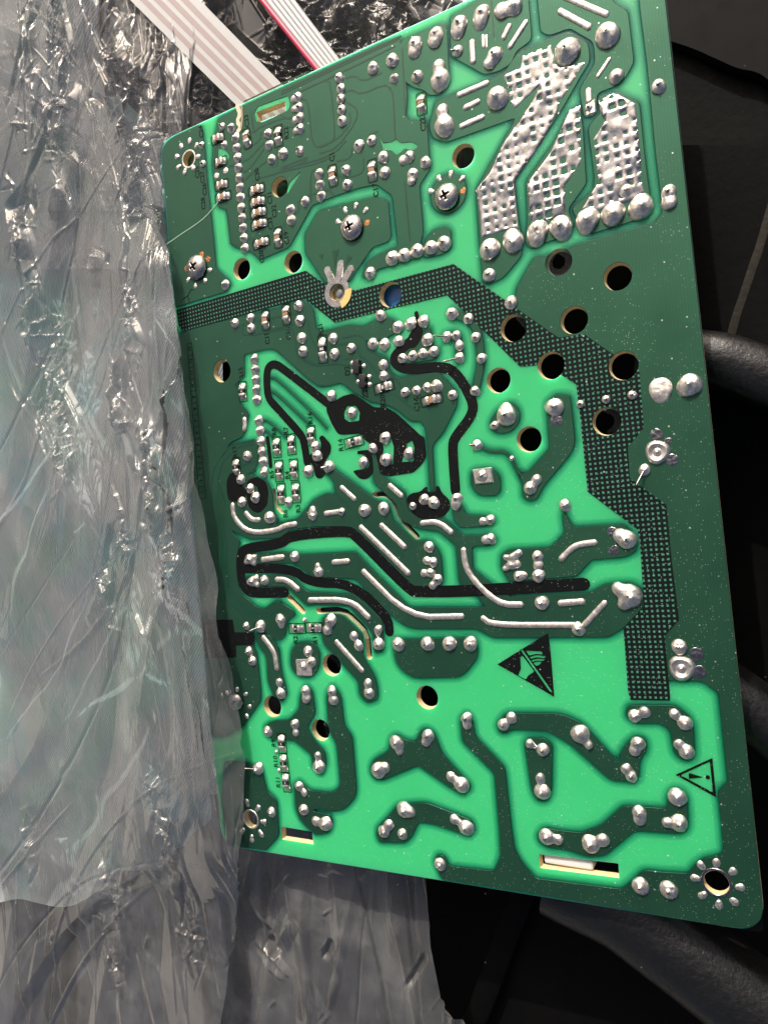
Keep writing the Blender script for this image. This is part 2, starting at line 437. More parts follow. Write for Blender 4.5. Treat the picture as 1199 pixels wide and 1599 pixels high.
rib([(640, 1760, -30), (745, 1590, -30), (790, 1460, -30), (830, 1360, -30)], 3.2, 'low_rib', BLK, .35)
rib([(1135, 545, -24.3), (1150, 490, -24.3), (1172, 425, -24.3), (1186, 385, -24.3), (1210, 300, -24.3)], 1.3, 'low_rib', mat_black('dusty_black', .7, .9, .2, (.020, .017, .012), .6, .2), .3)

gm = bpy.data.meshes.new('ground'); gm.from_pydata([(-15, -15, 0), (15, -15, 0), (15, 15, 0), (-15, 15, 0)], [], [(0, 1, 2, 3)])
gnd = link('ground', gm, mat_simple('pale_concrete', (.36, .35, .33), .9, 0, .01), None, (-120, 0, -300), 0, 'structure'); gnd.rotation_euler = (0, TILT, 0)
# denim under the film on the left
py = np.linspace(-260, 1425, 200); px = np.linspace(-420, 470, 130)
_dr = lambda b: 120 if b < 100 else 120+200*min(1, (b-100)/200)
A = np.array([[at(-420+(a+420)/890*(_dr(b)+420), b+(max(0, b-1100)/325)*(26*math.sin(a*.011)+9*math.sin(a*.043)-25), -20).xy for b in py] for a in px]); X, Y = A[..., 0], A[..., 1]
Z = -21+vnoise(X, Y, .02, 5)*7+vnoise(X*3, Y, .02, 9)*2
edge_ = np.clip((px-400)/70, 0, 1)[:, None]; Z = Z-edge_*9-7*np.clip((py-1330)/90, 0, 1)[None, :]
dn = link('denim_cloth', grid_mesh('denim_cloth', X, Y, Z), DENIM)
tag(dn, 'worn blue grey denim cloth with pale stains, lying under the clear plastic film', 'cloth')

px2 = np.linspace(-420, 640, 110); py2 = np.linspace(1240, 1950, 90)
A = np.array([[at(a, b, -30).xy for b in py2] for a in px2]); X, Y = A[..., 0], A[..., 1]
dk = link('dark_cloth', grid_mesh('dark_cloth', X, Y, -29+vnoise(X*1.6, Y*.6, .03, 15)*4-6*np.clip((px2-540)/100, 0, 1)[:, None]), mat_simple('charcoal_cloth', (.045, .046, .052), .9, 0, 2.2, .2, .3))
tag(dk, 'dark charcoal cloth seen dimly through the film at the lower left', 'cloth')

# ------------------------------------------------------------------ ribbon cables
fc = thing('flat_cable', 'wide light grey flat cable with four mauve stripes running under the board', 'cable', (0, 0, -6))
def strip(name, a0, a1, b0, b1, z, th, mat, parent, zp):
    """strip from edge a0-a1 (top) to b0-b1 (bottom), gently bowed"""
    V = []; n = 24
    for i in range(n+1):
        s = i/n; zz = z+1.6*math.sin(s*2.6)
        for (p0, p1), dz in (((a0, b0), 0), ((a1, b1), 0), ((a1, b1), -th), ((a0, b0), -th)):
            q = at(p0[0]+(p1[0]-p0[0])*s, p0[1]+(p1[1]-p0[1])*s, z); V.append((q.x, q.y, zz+dz-zp))
    Fc = [(0, 3, 2, 1)]
    for i in range(n):
        for k in range(4): Fc.append((i*4+k, i*4+(k+1) % 4, i*4+4+(k+1) % 4, i*4+4+k))
    e = n*4; Fc.append((e, e+1, e+2, e+3))
    return link(name, mesh(name, V, Fc, False), mat, parent)
def lerp2(a, b, s): return (a[0]+(b[0]-a[0])*s, a[1]+(b[1]-a[1])*s)
ta, tb = (121, -83), (232, -83)           # the ends of the wide cable, beyond the frame and under the board
ba, bb = (440, 232), (540, 232)
strip('jacket', ta, tb, ba, bb, -6, .5, GREYW, fc, -6)
for s0, s1 in ((.14, .25), (.34, .45), (.54, .65), (.73, .84)):
    strip('conductor', lerp2(ta, tb, s0), lerp2(ta, tb, s1), lerp2(ba, bb, s0), lerp2(ba, bb, s1), -5.93, .3, MAUVE, fc, -6)
rc = thing('ribbon_cable', 'narrow grey ribbon cable with one red edge wire, behind the board top edge', 'cable', (0, 0, -6))
def wire(p0, p1, rad, mat):
    n, K = 20, 8; V = []; Fc = []
    for i in range(n+1):
        s = i/n; q = at(*lerp2(p0, p1, s), -6); q.z = 1.4*math.sin(s*2.8)
        d = (at(*p1, -6)-at(*p0, -6)).normalized(); nn = Vector((-d.y, d.x, 0))
        for k in range(K):
            a = 2*math.pi*k/K; r_ = q+nn*(rad*math.cos(a))+Vector((0, 0, rad*math.sin(a))); V.append(tuple(r_))
    for i in range(n):
        for k in range(K): Fc.append((i*K+k, i*K+(k+1) % K, (i+1)*K+(k+1) % K, (i+1)*K+k))
    link('wire', mesh('wire', V, Fc), mat, rc)
for k in range(6):
    s = (k+.5)/6
    wire(lerp2((338, -84), (398, -84), s), lerp2((560, 190), (592, 175), s), .72, RED if k == 0 else GREYW)

# ------------------------------------------------------------------ the board
board = thing('circuit_board', 'green printed circuit board, solder side up, with black traces and shiny solder joints', 'circuit board')
TOPC = .09                                    # top of the masked copper (mm)
outl = rounded(B([(248, 220), (346.5, 1320.5)]), 1) if False else None
TL, TR, BR, BL = (Vector(q) for q in B([(248.5, 220.5), (1024, -137), (1195, 1459), (346.5, 1320.5)]))
board_poly = rounded([tuple(BL), tuple(BR), tuple(TR), tuple(TL)], 5.5, 7)
HOLES = []                                    # (photo x, y, radius px)
for o, lst in ((T1, [(278, 842, 60), (985, 1062, 72)]), (T5, [(688, 700, 78), (1090, 645, 80)]),
               (T7, [(415, 118, 88)]), (T8, [(160, 947, 97), (620, 1060, 101)]),
               (U1, [(335, 598, 80)]), (U2, [(235, 85, 64), (648, 100, 92)]),
               (U3, [(608, 362, 100), (900, 655, 100), (1080, 300, 100), (490, 770, 91)]),
               (U4, [(465, 655, 105), (335, 1090, 103)]), (U7, [(478, 230, 93)]),
               (V1, [(1040, 993, 78)]), (V5, [(428, 215, 76), (803, 400, 76)]), (V6, [(585, 145, 84)]),
               (W1, [(262, 195, 62)]), (W4, [(795, 690, 92)])):
    for x, y, r in lst: HOLES.append((o[0]+x/5, o[1]+y/5, r/5))
hole_mm = [(Vector(at(x, y).xy), r*scale_at(x, y)) for x, y, r in HOLES]
SLOTS = [BQ(T1, [(812, 480), (1022, 400), (1024, 468), (822, 548)]),
         BQ(W1, [(503, 262), (732, 300), (741, 384), (507, 346)]),
         BQ(W3, [(365, 480), (966, 550), (972, 645), (372, 568)])]
cut = [(U6, [(278, 660), (345, 655), (405, 690), (445, 770), (475, 850), (605, 988)], .95),
       (V1, [(712, 465), (815, 570)], 1.0), (V1, [(940, 568), (1130, 560), (1225, 640), (1320, 745), (1333, 925)], 1.1),
       (U5, [(492, 630), (506, 745), (550, 797)], .5)]
SLOTS += [buffer(smooth_path(BQ(o, p), 1), wd) for o, p, wd in cut]
sub = sheet('substrate', board_poly, [circle(c, r) for c, r in hole_mm]+SLOTS, -1.6, 1.6, LAM, board, .24, True, EDGE)

# copper: each net its own plate; z creeps up by microns so that no two lie in one plane
cz = [0]
def drill(outer):
    """clearance rings for the drilled holes that fall inside this outline"""
    def inside(c):
        r = False
        for (x1, y1), (x2, y2) in zip(outer, outer[1:]+outer[:1]):
            if (y1 > c.y) != (y2 > c.y) and c.x < (x2-x1)*(c.y-y1)/(y2-y1)+x1: r = not r
        return r
    def dist(c):
        best = 1e9
        for a, b in zip(outer, outer[1:]+outer[:1]):
            a, b = Vector(a), Vector(b); e = b-a
            t = max(0, min(1, (c-a).dot(e)/max(e.length_squared, 1e-9))); best = min(best, (c-a-e*t).length)
        return best
    out = []
    for c, r in hole_mm:
        if inside(c):
            d = dist(c)
            if d > r+.12: out.append(circle(c, min(r+.22, d-.05)))
    return out
def notch(outer):
    """cut the clearance of any drilled hole that straddles this outline"""
    def inside(q, poly):
        r = False
        for (x1, y1), (x2, y2) in zip(poly, poly[1:]+poly[:1]):
            if (y1 > q[1]) != (y2 > q[1]) and q[0] < (x2-x1)*(q[1]-y1)/(y2-y1)+x1: r = not r
        return r
    for c, r in hole_mm:
        rc = r+.22
        dense = []
        for a, b in zip(outer, outer[1:]+outer[:1]):
            a, b = Vector(a), Vector(b)
            near = min((a-c).length, (b-c).length, abs((a-c).cross((b-a).normalized())) if (b-a).length > 0 else 9e9) < rc
            n = max(1, int((b-a).length/.12)) if near else 1
            dense += [tuple(a.lerp(b, k/n)) for k in range(n)]
        ins = [(Vector(q)-c).length < rc for q in dense]
        if not any(ins) or all(ins): continue
        i0 = next(i for i in range(len(dense)) if ins[i-1] and not ins[i])
        dense = dense[i0:]+dense[:i0]; ins = ins[i0:]+ins[:i0]
        out = []; i = 0; L = len(dense)
        while i < L:
            if not ins[i]: out.append(dense[i]); i += 1; continue
            j = i
            while j < L and ins[j]: j += 1
            p, q = Vector(dense[i-1])-c, Vector(dense[j % L])-c
            a0, a1 = math.atan2(p.y, p.x), math.atan2(q.y, q.x)
            for sg in (1, -1):
                da = (a1-a0) % (2*math.pi) if sg > 0 else -((a0-a1) % (2*math.pi))
                m = a0+da/2
                if inside((c.x+rc*1.02*math.cos(m), c.y+rc*1.02*math.sin(m)), outer): break
            n = max(3, int(abs(da)*rc/.25))
            out += [(c.x+rc*math.cos(a0+da*k/n), c.y+rc*math.sin(a0+da*k/n)) for k in range(n+1)]
            i = j
        outer = out
    return outer
def copper(pts, holes=(), r=.9, mat=None, name='copper_area', z=None, h=None, rnd=True):
    cz[0] += 1
    outer = notch(rounded(pts, r) if rnd else pts)
    hs = drill(outer)+[rounded(q, .4) for q in holes]
    base = 0.002+cz[0]*.0004
    ob = sheet(name, outer, hs, base, (h or TOPC)-.002, mat or COP, board, .08)
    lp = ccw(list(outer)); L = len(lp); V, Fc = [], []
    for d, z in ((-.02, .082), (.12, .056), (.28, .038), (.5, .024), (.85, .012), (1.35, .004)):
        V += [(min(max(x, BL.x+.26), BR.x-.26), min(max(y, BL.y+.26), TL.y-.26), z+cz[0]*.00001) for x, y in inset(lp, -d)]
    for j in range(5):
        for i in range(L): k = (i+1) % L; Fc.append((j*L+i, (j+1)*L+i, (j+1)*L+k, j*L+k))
    link('mask_shade', mesh('mask_shade', V, Fc), MASK_SHADE, ob)  # mask strip with the copper's shade on the laminate put into its tint
    return ob
Z = []
copper(BQ(T3, [(-75,320),(240,185),(290,200),(300,470),(310,640),(240,740),(150,748),(110,705),(40,690),(-40,640)]))
copper(BQ(T3, [(315,130),(400,80),(520,0),(580,-40),(920,-60),(950,290),(930,330),(830,400),(790,500),(690,560),(580,585),(320,440)]))
copper(BQ(T4, [(-10,-60),(560,-60),(590,20),(700,85),(748,490),(690,590),(640,660),(460,730),(450,900),(360,925),(335,790),(320,700),(445,490),(430,330),(245,222),(90,280),(20,255)]))
copper(B([(680,158),(764,125),(788,112),(808,82),(858,62),(889,51),(918,67),(921,96),(906,120),(880,166),(870,182),(840,226),(806,278),(803,284),(812,358),(816,376),(814,400),(786,434),(764,444),(754,442),(748,372),(743,296),(764,258),(806,184),(696,223),(676,216),(670,198)]))
copper(B([(866,220),(821,282),(823,348),(820,380),(832,390),(848,380),(888,368),(897,350),(890,338),(887,326),(916,286),(914,270),(910,200),(905,166),(888,174)]))
copper(B([(931,154),(952,148),(964,146),(998,160),(1006,240),(1014,304),(1018,320),(1010,338),(980,348),(924,365),(906,360),(900,340),(892,326),(926,296),(928,278),(918,200),(928,186),(938,176)]))
# right hand pour down to the bottom edge
copper(B([(996,-110),(998,8),(1010,104),(1023,240),(1034,332),(1020,350),(900,382),(892,386)])+BQ(T8,[(45,905)])+B([(840,400),(832,404),(806,450),(803,480),(830,510),(905,552),(950,600),(965,700),(990,790),(1024,840),(1036,960),(1020,1005),(1026,1062),(1096,1064),(1121,1082),(1135,1214),(1135,1220),(1120,1236),(1125,1280),(1129,1330)])
       +BQ(W4,[(790,482),(690,500),(610,570),(580,615),(420,610),(230,590),(130,680)])+B([(970,1388),(836,1371),(813,1344),(803,1324),(798,1290),(788,1198),(742,1150),(738,1124),(729,1112),(719,1122),(722,1158),(772,1208),(780,1300),(781,1324),(782,1336),(772,1360),(702,1352),(694,1336),(684,1334),(678,1346),(690,1373),(810,1392),(1010,1426),(1140,1448),(1170,1449),(1187,1438),(1191,1420),(1177,1280),(1112,676),(1035,-30),(1026,-115)]), name='copper_pour')
copper(circle(at(*Q(T7, [(300,412)])[0]).xy, 155/5*scale_at(700, 302), 40), r=.1)
copper(BQ(T6, [(290,545),(730,440),(830,470),(855,750),(830,790),(710,830),(560,1050),(540,1090),(420,1130),(340,1110),(190,880),(180,730)]))
# upper left electronics
copper(B([(341,184),(368,170),(480,119),(600,65),(620,59),(629,72),(636,150),(634,181),(640,188),(655,190),(666,186),(670,240),(673,262),(655,290),(661,362),(656,382),(655,402),(620,412),(590,421),(576,436),(566,432),(572,412),(584,402),(600,394),(621,385),(621,376),(613,306),(588,288),(560,294),(524,306),(488,321),(452,386),(441,391),(406,406),(396,394),(368,386),(361,380),(355,327),(342,323),(336,290),(332,260),(334,220),(340,196)]),
       [B([(591,210),(598,224),(612,222),(618,218),(626,224),(642,222),(650,226),(652,230),(646,234),(632,232),(620,242),(610,234),(598,235)]),
        B([(424,278),(468,262),(458,280),(440,306),(428,320),(421,300)]) if False else B([(470,268),(466,276),(448,304),(452,286)]),
        B([(397,178),(403,167),(450,150),(453,164),(450,172),(410,191),(400,189)]),
        B([(341,232),(350,232),(359,244),(352,256),(341,250)])], .7, name='copper_pour')
copper(BQ(T7, [(125,770),(180,700),(270,670),(320,700),(325,840),(250,890),(110,915),(100,850)]))
copper(B([(252,238),(258,224),(272,213),(310,195),(316,199),(320,230),(326,300),(334,374),(338,420),(358,438),(361,446),(352,456),(306,470),(274,480)]), name='copper_pour')
copper(B([(278,522),(300,514),(355,500),(440,480),(471,468),(489,482),(495,516),(502,518),(548,508),(568,510),(596,496),(612,498),(628,514),(600,530),(570,532),(574,548),(590,552),(606,560),(608,578),(620,590),(684,580),(712,610),(714,632),(692,676),(678,692),(675,700),(679,764),(674,768),(671,760),(668,700),(665,670),(658,658),(642,658),(620,640),(604,632),(580,628),(552,612),(534,598),(510,603),(500,604),(488,596),(432,546),(420,544),(381,553),(381,588),(368,598),(374,628),(389,648),(380,682),(360,691),(352,706),(344,724),(344,760),(354,790),(368,812),(362,830),(376,845),(372,860),(370,890),(373,918),(382,932),(390,937),(400,947),(414,951),(424,944),(432,938),(440,940),(430,956),(397,972),(396,1008),(402,1020),(408,1080),(408,1094),(380,1134),(352,1150),(331,1150),(296,740)]), name='copper_pour')
copper(B([(352,706),(362,694),(398,687),(404,700),(402,728),(390,740),(418,752),(426,770),(428,800),(436,812),(430,822),(400,824),(370,812),(354,790),(344,760),(342,724)]))
copper(B([(509,736),(518,730),(530,738),(584,778),(608,788),(614,812),(648,844),(672,844),(684,858),(689,870),(692,906),(686,914),(650,917),(640,912),(538,822),(496,822),(454,827),(440,840),(390,842),(362,828),(355,800),(400,822),(434,818),(466,810),(490,781),(510,771),(524,772),(522,754)]))
copper(B([(380,866),(446,862),(470,866),(550,862),(556,862),(570,878),(640,948),(752,948),(788,932),(910,926),(920,926),(946,912),(984,909),(1003,920),(1004,948),(974,980),(950,995),(770,996),(744,982),(650,982),(634,978),(612,962),(556,904),(520,902),(490,902),(470,886),(454,879),(382,881)]))
copper(B([(581,706),(588,706),(594,742),(632,768),(638,798),(654,810),(694,810),(722,836),(752,836),(764,834),(776,842),(766,852),(737,853),(738,888),(766,911),(800,934),(760,950),(746,932),(717,910),(712,852),(686,830),(654,826),(626,812),(618,786),(584,754)]))
copper(B([(707,788),(722,790),(728,804),(760,806),(774,812),(760,822),(720,824),(708,810)]))
copper(B([(881,798),(890,816),(896,823),(970,819),(976,821),(993,838),(994,860),(976,870),(926,874),(922,876),(900,900),(796,909),(782,886),(783,866),(796,858),(860,855),(882,832),(878,806)]))
copper(B([(854,628),(868,616),(890,618),(897,680),(897,696),(890,710),(848,760),(838,780),(826,783),(816,776),(816,756),(810,740),(824,738),(858,700),(854,640)]))
for o, p, wd in ((U7, [(80,275),(170,330),(290,325),(345,385),(380,470),(450,540)], 4.2),
                 (U3, [(135,250),(260,290),(325,370),(350,520),(355,650),(310,850)], 13), (U3, [(90,430),(165,420),(185,500),(190,595)], 13)):
    q = smooth_path(BQ(o, p), 2); copper(buffer(q, wd*scale_at(o[0]+40, o[1]+40)), rnd=False, name='copper_trace')
for p in ([(715,650),(760,655),(1060,940),(1150,1040)], [(720,760),(760,775),(960,960),(1010,1010)], [(660,985),(700,990),(800,1080),(830,1110)], [(660,1065),(690,1070),(730,1110)]):
    q = smooth_path(BQ(U1, p), 1); copper(buffer(q, .35), rnd=False, name='copper_trace')
copper(BQ(U3, [(590,940),(650,990),(660,1080),(600,1170),(500,1190),(430,1150),(430,1080),(500,990)]), r=2)
copper(BQ(U7, [(25,470),(200,460),(255,520),(255,640),(220,670),(90,670),(30,600)]), r=1.5)
copper(BQ(U2, [(720,640),(700,580),(860,430),(960,360),(970,400),(980,500),(1035,540),(1005,605),(800,640)]))
copper(BQ(V2, [(475,860),(480,790),(1110,780),(1130,850),(1125,940),(1010,1085),(620,1095),(500,1000)]), r=2)
copper(B([(398,994),(404,988),(422,992),(436,1012),(440,1048),(444,1064),(449,1084),(440,1097),(428,1088),(419,1064),(416,1024),(408,1014)]))
copper(BQ(V1, [(440,640),(520,620),(580,540),(640,500),(740,560),(760,600),(690,650),(690,740),(640,800),(590,780),(540,740),(470,740)]), r=2)
copper(BQ(V1, [(790,810),(900,810),(950,890),(945,1010),(890,1090),(780,1085),(720,1010),(725,870)]), r=2)
copper(B([(504,966),(512,958),(536,960),(566,990),(568,1012),(566,1022),(586,1058),(590,1075),(590,1092),(574,1098),(562,1086),(560,1064),(536,1038),(506,1006),(502,985)]))
copper(B([(384,900),(452,897),(480,924),(550,928),(553,928),(598,968),(599,1016),(585,1020),(582,988),(545,946),(494,944),(480,946),(448,916),(384,916)]))
copper(BQ(V5, [(645,130),(690,45),(740,90),(765,270),(720,340),(700,380),(760,480),(840,570),(850,680),(800,750),(740,680),(740,600),(600,480),(440,470),(370,430),(370,370),(440,325),(560,325),(640,240)]), r=1.4)
copper(BQ(V5, [(850,130),(895,45),(960,120),(990,370),(1050,440),(1085,870),(1070,930),(990,1020),(900,1035),(780,1010),(735,1030),(880,1060),(900,1120),(870,1199),(760,1220),(650,1110),(610,1020),(600,830),(650,790),(710,870),(900,890),(960,840),(930,500),(870,420)]), r=1.4)
copper(BQ(V6, [(140,720),(160,640),(290,560),(300,470),(350,430),(420,480),(500,490),(540,400),(590,385),(640,420),(700,580),(840,740),(920,820),(920,860),(860,905),(780,860),(520,680),(480,690),(240,790),(170,780)]), r=1.2)
copper(BQ(W2, [(100,260),(180,180),(250,90),(350,70),(480,65),(700,150),(830,200),(860,270),(810,330),(700,290),(540,235),(420,215),(360,340),(310,380),(110,375),(90,320)]), r=1.2)
copper(B([(776,1132),(790,1113),(874,1114),(908,1128),(922,1144),(966,1192),(968,1176),(982,1156),(994,1148),(1008,1154),(1010,1170),(998,1188),(997,1214),(988,1222),(972,1220),(954,1219),(890,1162),(854,1141),(800,1139),(790,1145),(780,1144)]), r=1.2)
copper(BQ(V7, [(345,500),(380,460),(500,460),(560,510),(555,880),(510,955),(440,950),(400,870)]), r=1.5)
copper(BQ(V8, [(135,250),(160,205),(500,205),(560,235),(655,320),(670,560),(660,620),(580,640),(510,580),(480,400),(400,345),(220,350),(140,300)]), r=1.3)
copper(B([(839,1304),(850,1291),(870,1296),(908,1300),(940,1288),(972,1258),(987,1258),(1009,1260),(1042,1262),(1042,1240),(1057,1229),(1072,1242),(1074,1280),(1073,1295),(1059,1302),(991,1297),(944,1336),(918,1338),(882,1326),(858,1324),(842,1316)]), r=1.2)
copper(B([(352,1190),(382,1190),(409,1200),(417,1234),(433,1250),(436,1300),(435,1306),(416,1327),(356,1319),(347,1250)]))
copper(BQ(T4, [(870,640),(940,620),(1000,650),(1000,720),(930,750),(870,720)])) if False else None

# narrow etched gaps between the copper areas
gz = [0]
def gap(o, pts, wpx=2.5):
    gz[0] += 1
    q = smooth_path(BQ(o, pts), 1); m_ = Q(o, pts)[0]
    sheet('etched_gap', buffer(q, wpx*scale_at(*m_), 3), [], TOPC+.03+gz[0]*.0003, .006, GAP, board, 0)
for o, pts in ((T1, [(700,640),(790,630),(835,590),(1020,520),(1060,530),(1100,510)]), (T1, [(690,755),(770,740),(840,690),(830,640),(1000,570),(1030,600),(1090,590)]),
    (T1, [(700,860),(750,840),(860,720)]), (T1, [(700,945),(745,930),(860,770)]), (T1, [(690,1030),(870,860),(960,830)]), (T1, [(800,1000),(985,950),(1199,850)]), (T1, [(780,1010),(800,1040),(720,1130)]),
    (T1, [(760,470),(780,610),(790,630)]), (T1, [(960,750),(970,840),(965,900)]), (T1, [(1000,910),(1199,830)]),
    (T2, [(160,770),(205,790),(225,1000),(240,1110),(280,1160),(390,1115),(420,1060),(380,640),(340,630)]), (T2, [(500,615),(570,590),(635,640),(780,570)]), (T2, [(500,720),(550,700),(620,740),(800,660),(850,690)]),
    (T2, [(510,800),(590,850),(590,940),(430,1160),(300,1199)]), (T2, [(530,880),(545,960),(440,1090),(280,1150)]), (T2, [(840,700),(870,720),(885,1080)]), (T2, [(940,380),(965,900)]), (T2, [(690,1050),(750,1030)]),
    (T6, [(0,220),(290,150),(430,85),(500,0)]), (T6, [(0,245),(300,170),(420,110)]), (T6, [(550,60),(545,120),(500,150),(430,160)]), (T6, [(440,270),(490,295),(620,260),(640,220),(640,140)]), (T6, [(350,380),(390,400),(410,435)]),
    (T6, [(230,480),(225,240),(270,225)]), (T6, [(140,480),(160,440),(380,380)]), (T6, [(130,470),(140,540),(110,570),(50,590),(20,650),(20,760)]), (T6, [(960,320),(1000,780)]), (T3, [(635,10),(655,280)]),
    (T1, [(710,395),(1199,165)]), (T2, [(0,715),(400,525),(930,285)]), (T2, [(0,735),(400,545),(900,315)]), (T2, [(80,745),(400,600),(880,365)]),
    (T2, [(0,905),(40,930),(90,920)]), (T5, [(735,150),(820,140)]), (T5, [(735,235),(800,222)]), (T5, [(735,310),(800,300)]), (T5, [(740,460),(790,470)]), (T5, [(735,545),(790,585)]),
    (U1, [(510,465),(700,418),(760,430),(1040,690),(1120,715),(1199,700)]), (U1, [(490,240),(500,335),(880,250),(900,320),(920,490),(960,500),(1040,560),(1199,545)]), (U1, [(490,240),(520,225)]), (U1, [(600,210),(800,170)]), (U1, [(620,300),(660,285),(890,235)]),
    (U1, [(870,140),(960,160),(1010,220),(1020,330),(1090,440)]), (U1, [(510,640),(505,470)]), (U1, [(505,640),(445,690),(470,840),(545,940)]),
    (U2, [(280,440),(400,410),(450,450),(470,530),(560,570),(640,700),(760,850),(830,905)]), (U2, [(180,505),(350,470),(395,500),(395,570),(480,620),(590,780)]), (U2, [(295,600),(345,600),(420,650)]), (U2, [(0,610),(90,655),(200,640),(360,650)]), (U2, [(680,870),(780,960),(850,1000)]),
    (U5, [(340,235),(150,270),(50,400),(0,520),(0,760)]), (U5, [(330,265),(190,290),(60,450),(50,700)]), (U5, [(300,600),(260,800),(320,900),(500,915)]), (U5, [(250,860),(330,930)]), (U5, [(230,440),(320,400),(370,400)]), (U5, [(280,500),(350,470)]),
    (U5, [(980,660),(1199,880)]), (U6, [(0,680),(150,830),(500,1140)]),
    (V1, [(150,0),(150,350),(290,560),(440,660)]), (V1, [(185,0),(180,380),(300,510),(440,610),(560,600)]), (V1, [(220,0),(215,420),(310,500),(450,590),(560,570)]), (V1, [(550,750),(620,800),(680,760)]), (V1, [(450,640),(520,625),(600,560),(660,540)]),
    (T5, [(605,500),(575,235),(515,215)]), (T5, [(600,500),(660,510)]), (T1, [(480,760),(490,850)]), (T1, [(590,900),(700,870)])):
    gap(o, pts)
# green triangles in the copper beside the notched ring
for q in ([(293,890),(325,885),(318,930)], [(397,862),(447,850),(415,990)], [(520,890),(552,912),(500,970)]):
    gz[0] += 1; sheet('etched_gap', BQ(T6, q), [], TOPC+.03+gz[0]*.0003, .006, GAP, board, 0)

# black ink traces and symbols
kz = [0]
def ink(pts, holes=(), mat=None, name='ink_trace', r=.8, rnd=True, h=.05):
    kz[0] += 1
    outer = notch(rounded(pts, r) if rnd else pts)
    return sheet(name, outer, drill(outer)+[rounded(q, .3) for q in holes], .05+kz[0]*.0005, TOPC+.012+h-.05, mat or INK, board, .05)
ink(B([(276,484),(476,423),(478,423),(506,442),(530,452),(556,453),(708,412),(776,460),(872,527),(911,521),(954,551),(998,578),(1005,664),(1004,670),(980,698),(983,746),(1040,788),(1049,880),(1060,968),(1038,993),(1045,1080),(1046,1094),(984,1093),(980,1080),(973,982),(1005,947),(998,840),(994,826),(917,768),(904,640),(899,600),(875,585),(840,570),(812,573),(698,461),(523,504),(480,470),(474,466),(286,517),(280,510)]), (), DOT, 'ink_band', .2)
def inkline(o, pts, wpx, it=2):
    q = smooth_path(BQ(o, pts) if o else B(pts), it); m_ = Q(o, pts)[len(pts)//2] if o else pts[len(pts)//2]
    ink(buffer(q, wpx*scale_at(*m_)), rnd=False)
inkline(None, [(480,722),(475,690),(470,678),(432,636),(419,622),(417,600),(417,582),(420,572),(429,568),(440,574),(520,636)], 13)
ink(B([(510,634),(536,618),(552,614),(584,636),(604,636),(620,646),(657,680),(663,683),(666,714),(658,726),(646,738),(608,744),(595,741),(591,726),(587,710),(580,694),(568,686),(564,677),(536,679),(528,678),(518,662),(510,642)]),
    [BQ(U2, [(285,1030),(310,970),(380,970),(410,1020),(405,1085),(330,1095),(290,1070)]), BQ(U6, [(530,260),(570,240),(585,300),(580,400),(485,408)]), BQ(U6, [(318,200),(400,210),(425,290),(420,420),(370,440),(330,400),(345,300)])])
ink(BQ(U6, [(105,480),(130,470),(220,460),(240,420),(200,350),(140,345),(140,320),(240,310),(265,420),(260,500),(210,545),(160,540)]))
ink(BQ(U5, [(840,215),(870,195),(935,270),(935,330),(890,400),(875,440),(895,500),(860,540),(815,530),(800,440),(760,400),(770,340),(850,330),(860,260)]))
inkline(U5, [(440,220),(455,330),(465,440)], 7)
ink(BQ(U5, [(120,560),(150,490),(200,490),(205,560),(250,590),(280,640),(270,690),(210,700),(200,720),(140,710),(125,650)]))
ink(BQ(U5, [(270,600),(290,545),(360,520),(430,560),(450,640),(440,740),(390,800),(350,805),(300,770),(285,720)]), [BQ(U5, [(292,620),(320,585),(360,600),(375,660),(365,710),(330,720),(320,660)])])
inkline(None, [(445,925),(394,926),(384,920),(377,906),(375,866),(384,856),(440,849),(452,836),(542,828),(556,836),(640,922),(652,924),(730,923),(911,912)], 16.5)
inkline(None, [(384,888),(456,887),(484,910),(550,911),(606,964),(608,986)], 15.5)
inkline(None, [(652,516),(646,530),(618,552),(614,566),(634,578),(684,572),(710,578),(738,624),(738,648),(709,684),(706,698),(711,766)], 16.5)
inkline(U2, [(850,245),(858,285),(870,360)], 7); ink(BQ(U2, [(800,400),(860,340),(905,370),(890,450),(840,520),(760,520)]))
ink(BQ(U6, [(520,690),(560,650),(630,640),(670,600),(690,600),(685,640),(750,640),(755,590),(780,600),(800,650),(860,700),(865,770),(820,830),(730,850),(640,855),(560,800)]))
ink(BQ(V1, [(30,640),(270,636),(285,735),(435,735),(440,835),(295,840),(300,935),(60,940)]), r=.1)
# static-discharge symbol: triangle with the reaching hand struck through left green
ink(BQ(V3, [(232,987),(628,740),(648,900),(672,1199),(676,1235),(670,1238),(590,1190)]),
    [BQ(V3, [(410,870),(425,868),(660,1199),(640,1199)]),
     BQ(V3, [(410,935),(425,915),(520,1042),(470,1075),(455,1105),(392,1072),(415,1025)]),
     BQ(V3, [(452,880),(575,884),(588,908),(530,905),(480,918)]), BQ(V3, [(484,930),(530,914),(612,922),(600,938),(540,930),(492,943)]),
     BQ(V3, [(496,955),(540,942),(605,946),(590,960),(540,956),(505,967)]), BQ(V3, [(510,975),(545,964),(580,968),(560,988),(535,1000)])], None, 'static_symbol', .15)
# warning symbol
ink(BQ(V8, [(520,748),(808,617),(838,925)]), [BQ(V8, [(560,750),(788,646),(812,886)])], None, 'warning_triangle', .1)
ink(BQ(V8, [(622,736),(640,738),(730,765),(730,770),(640,778),(625,780)]), (), None, 'exclamation_mark', .1)
_c = at(*Q(V8, [(772, 768)])[0]); ink(circle(_c.xy, .42, 16), (), None, 'exclamation_dot', .05)

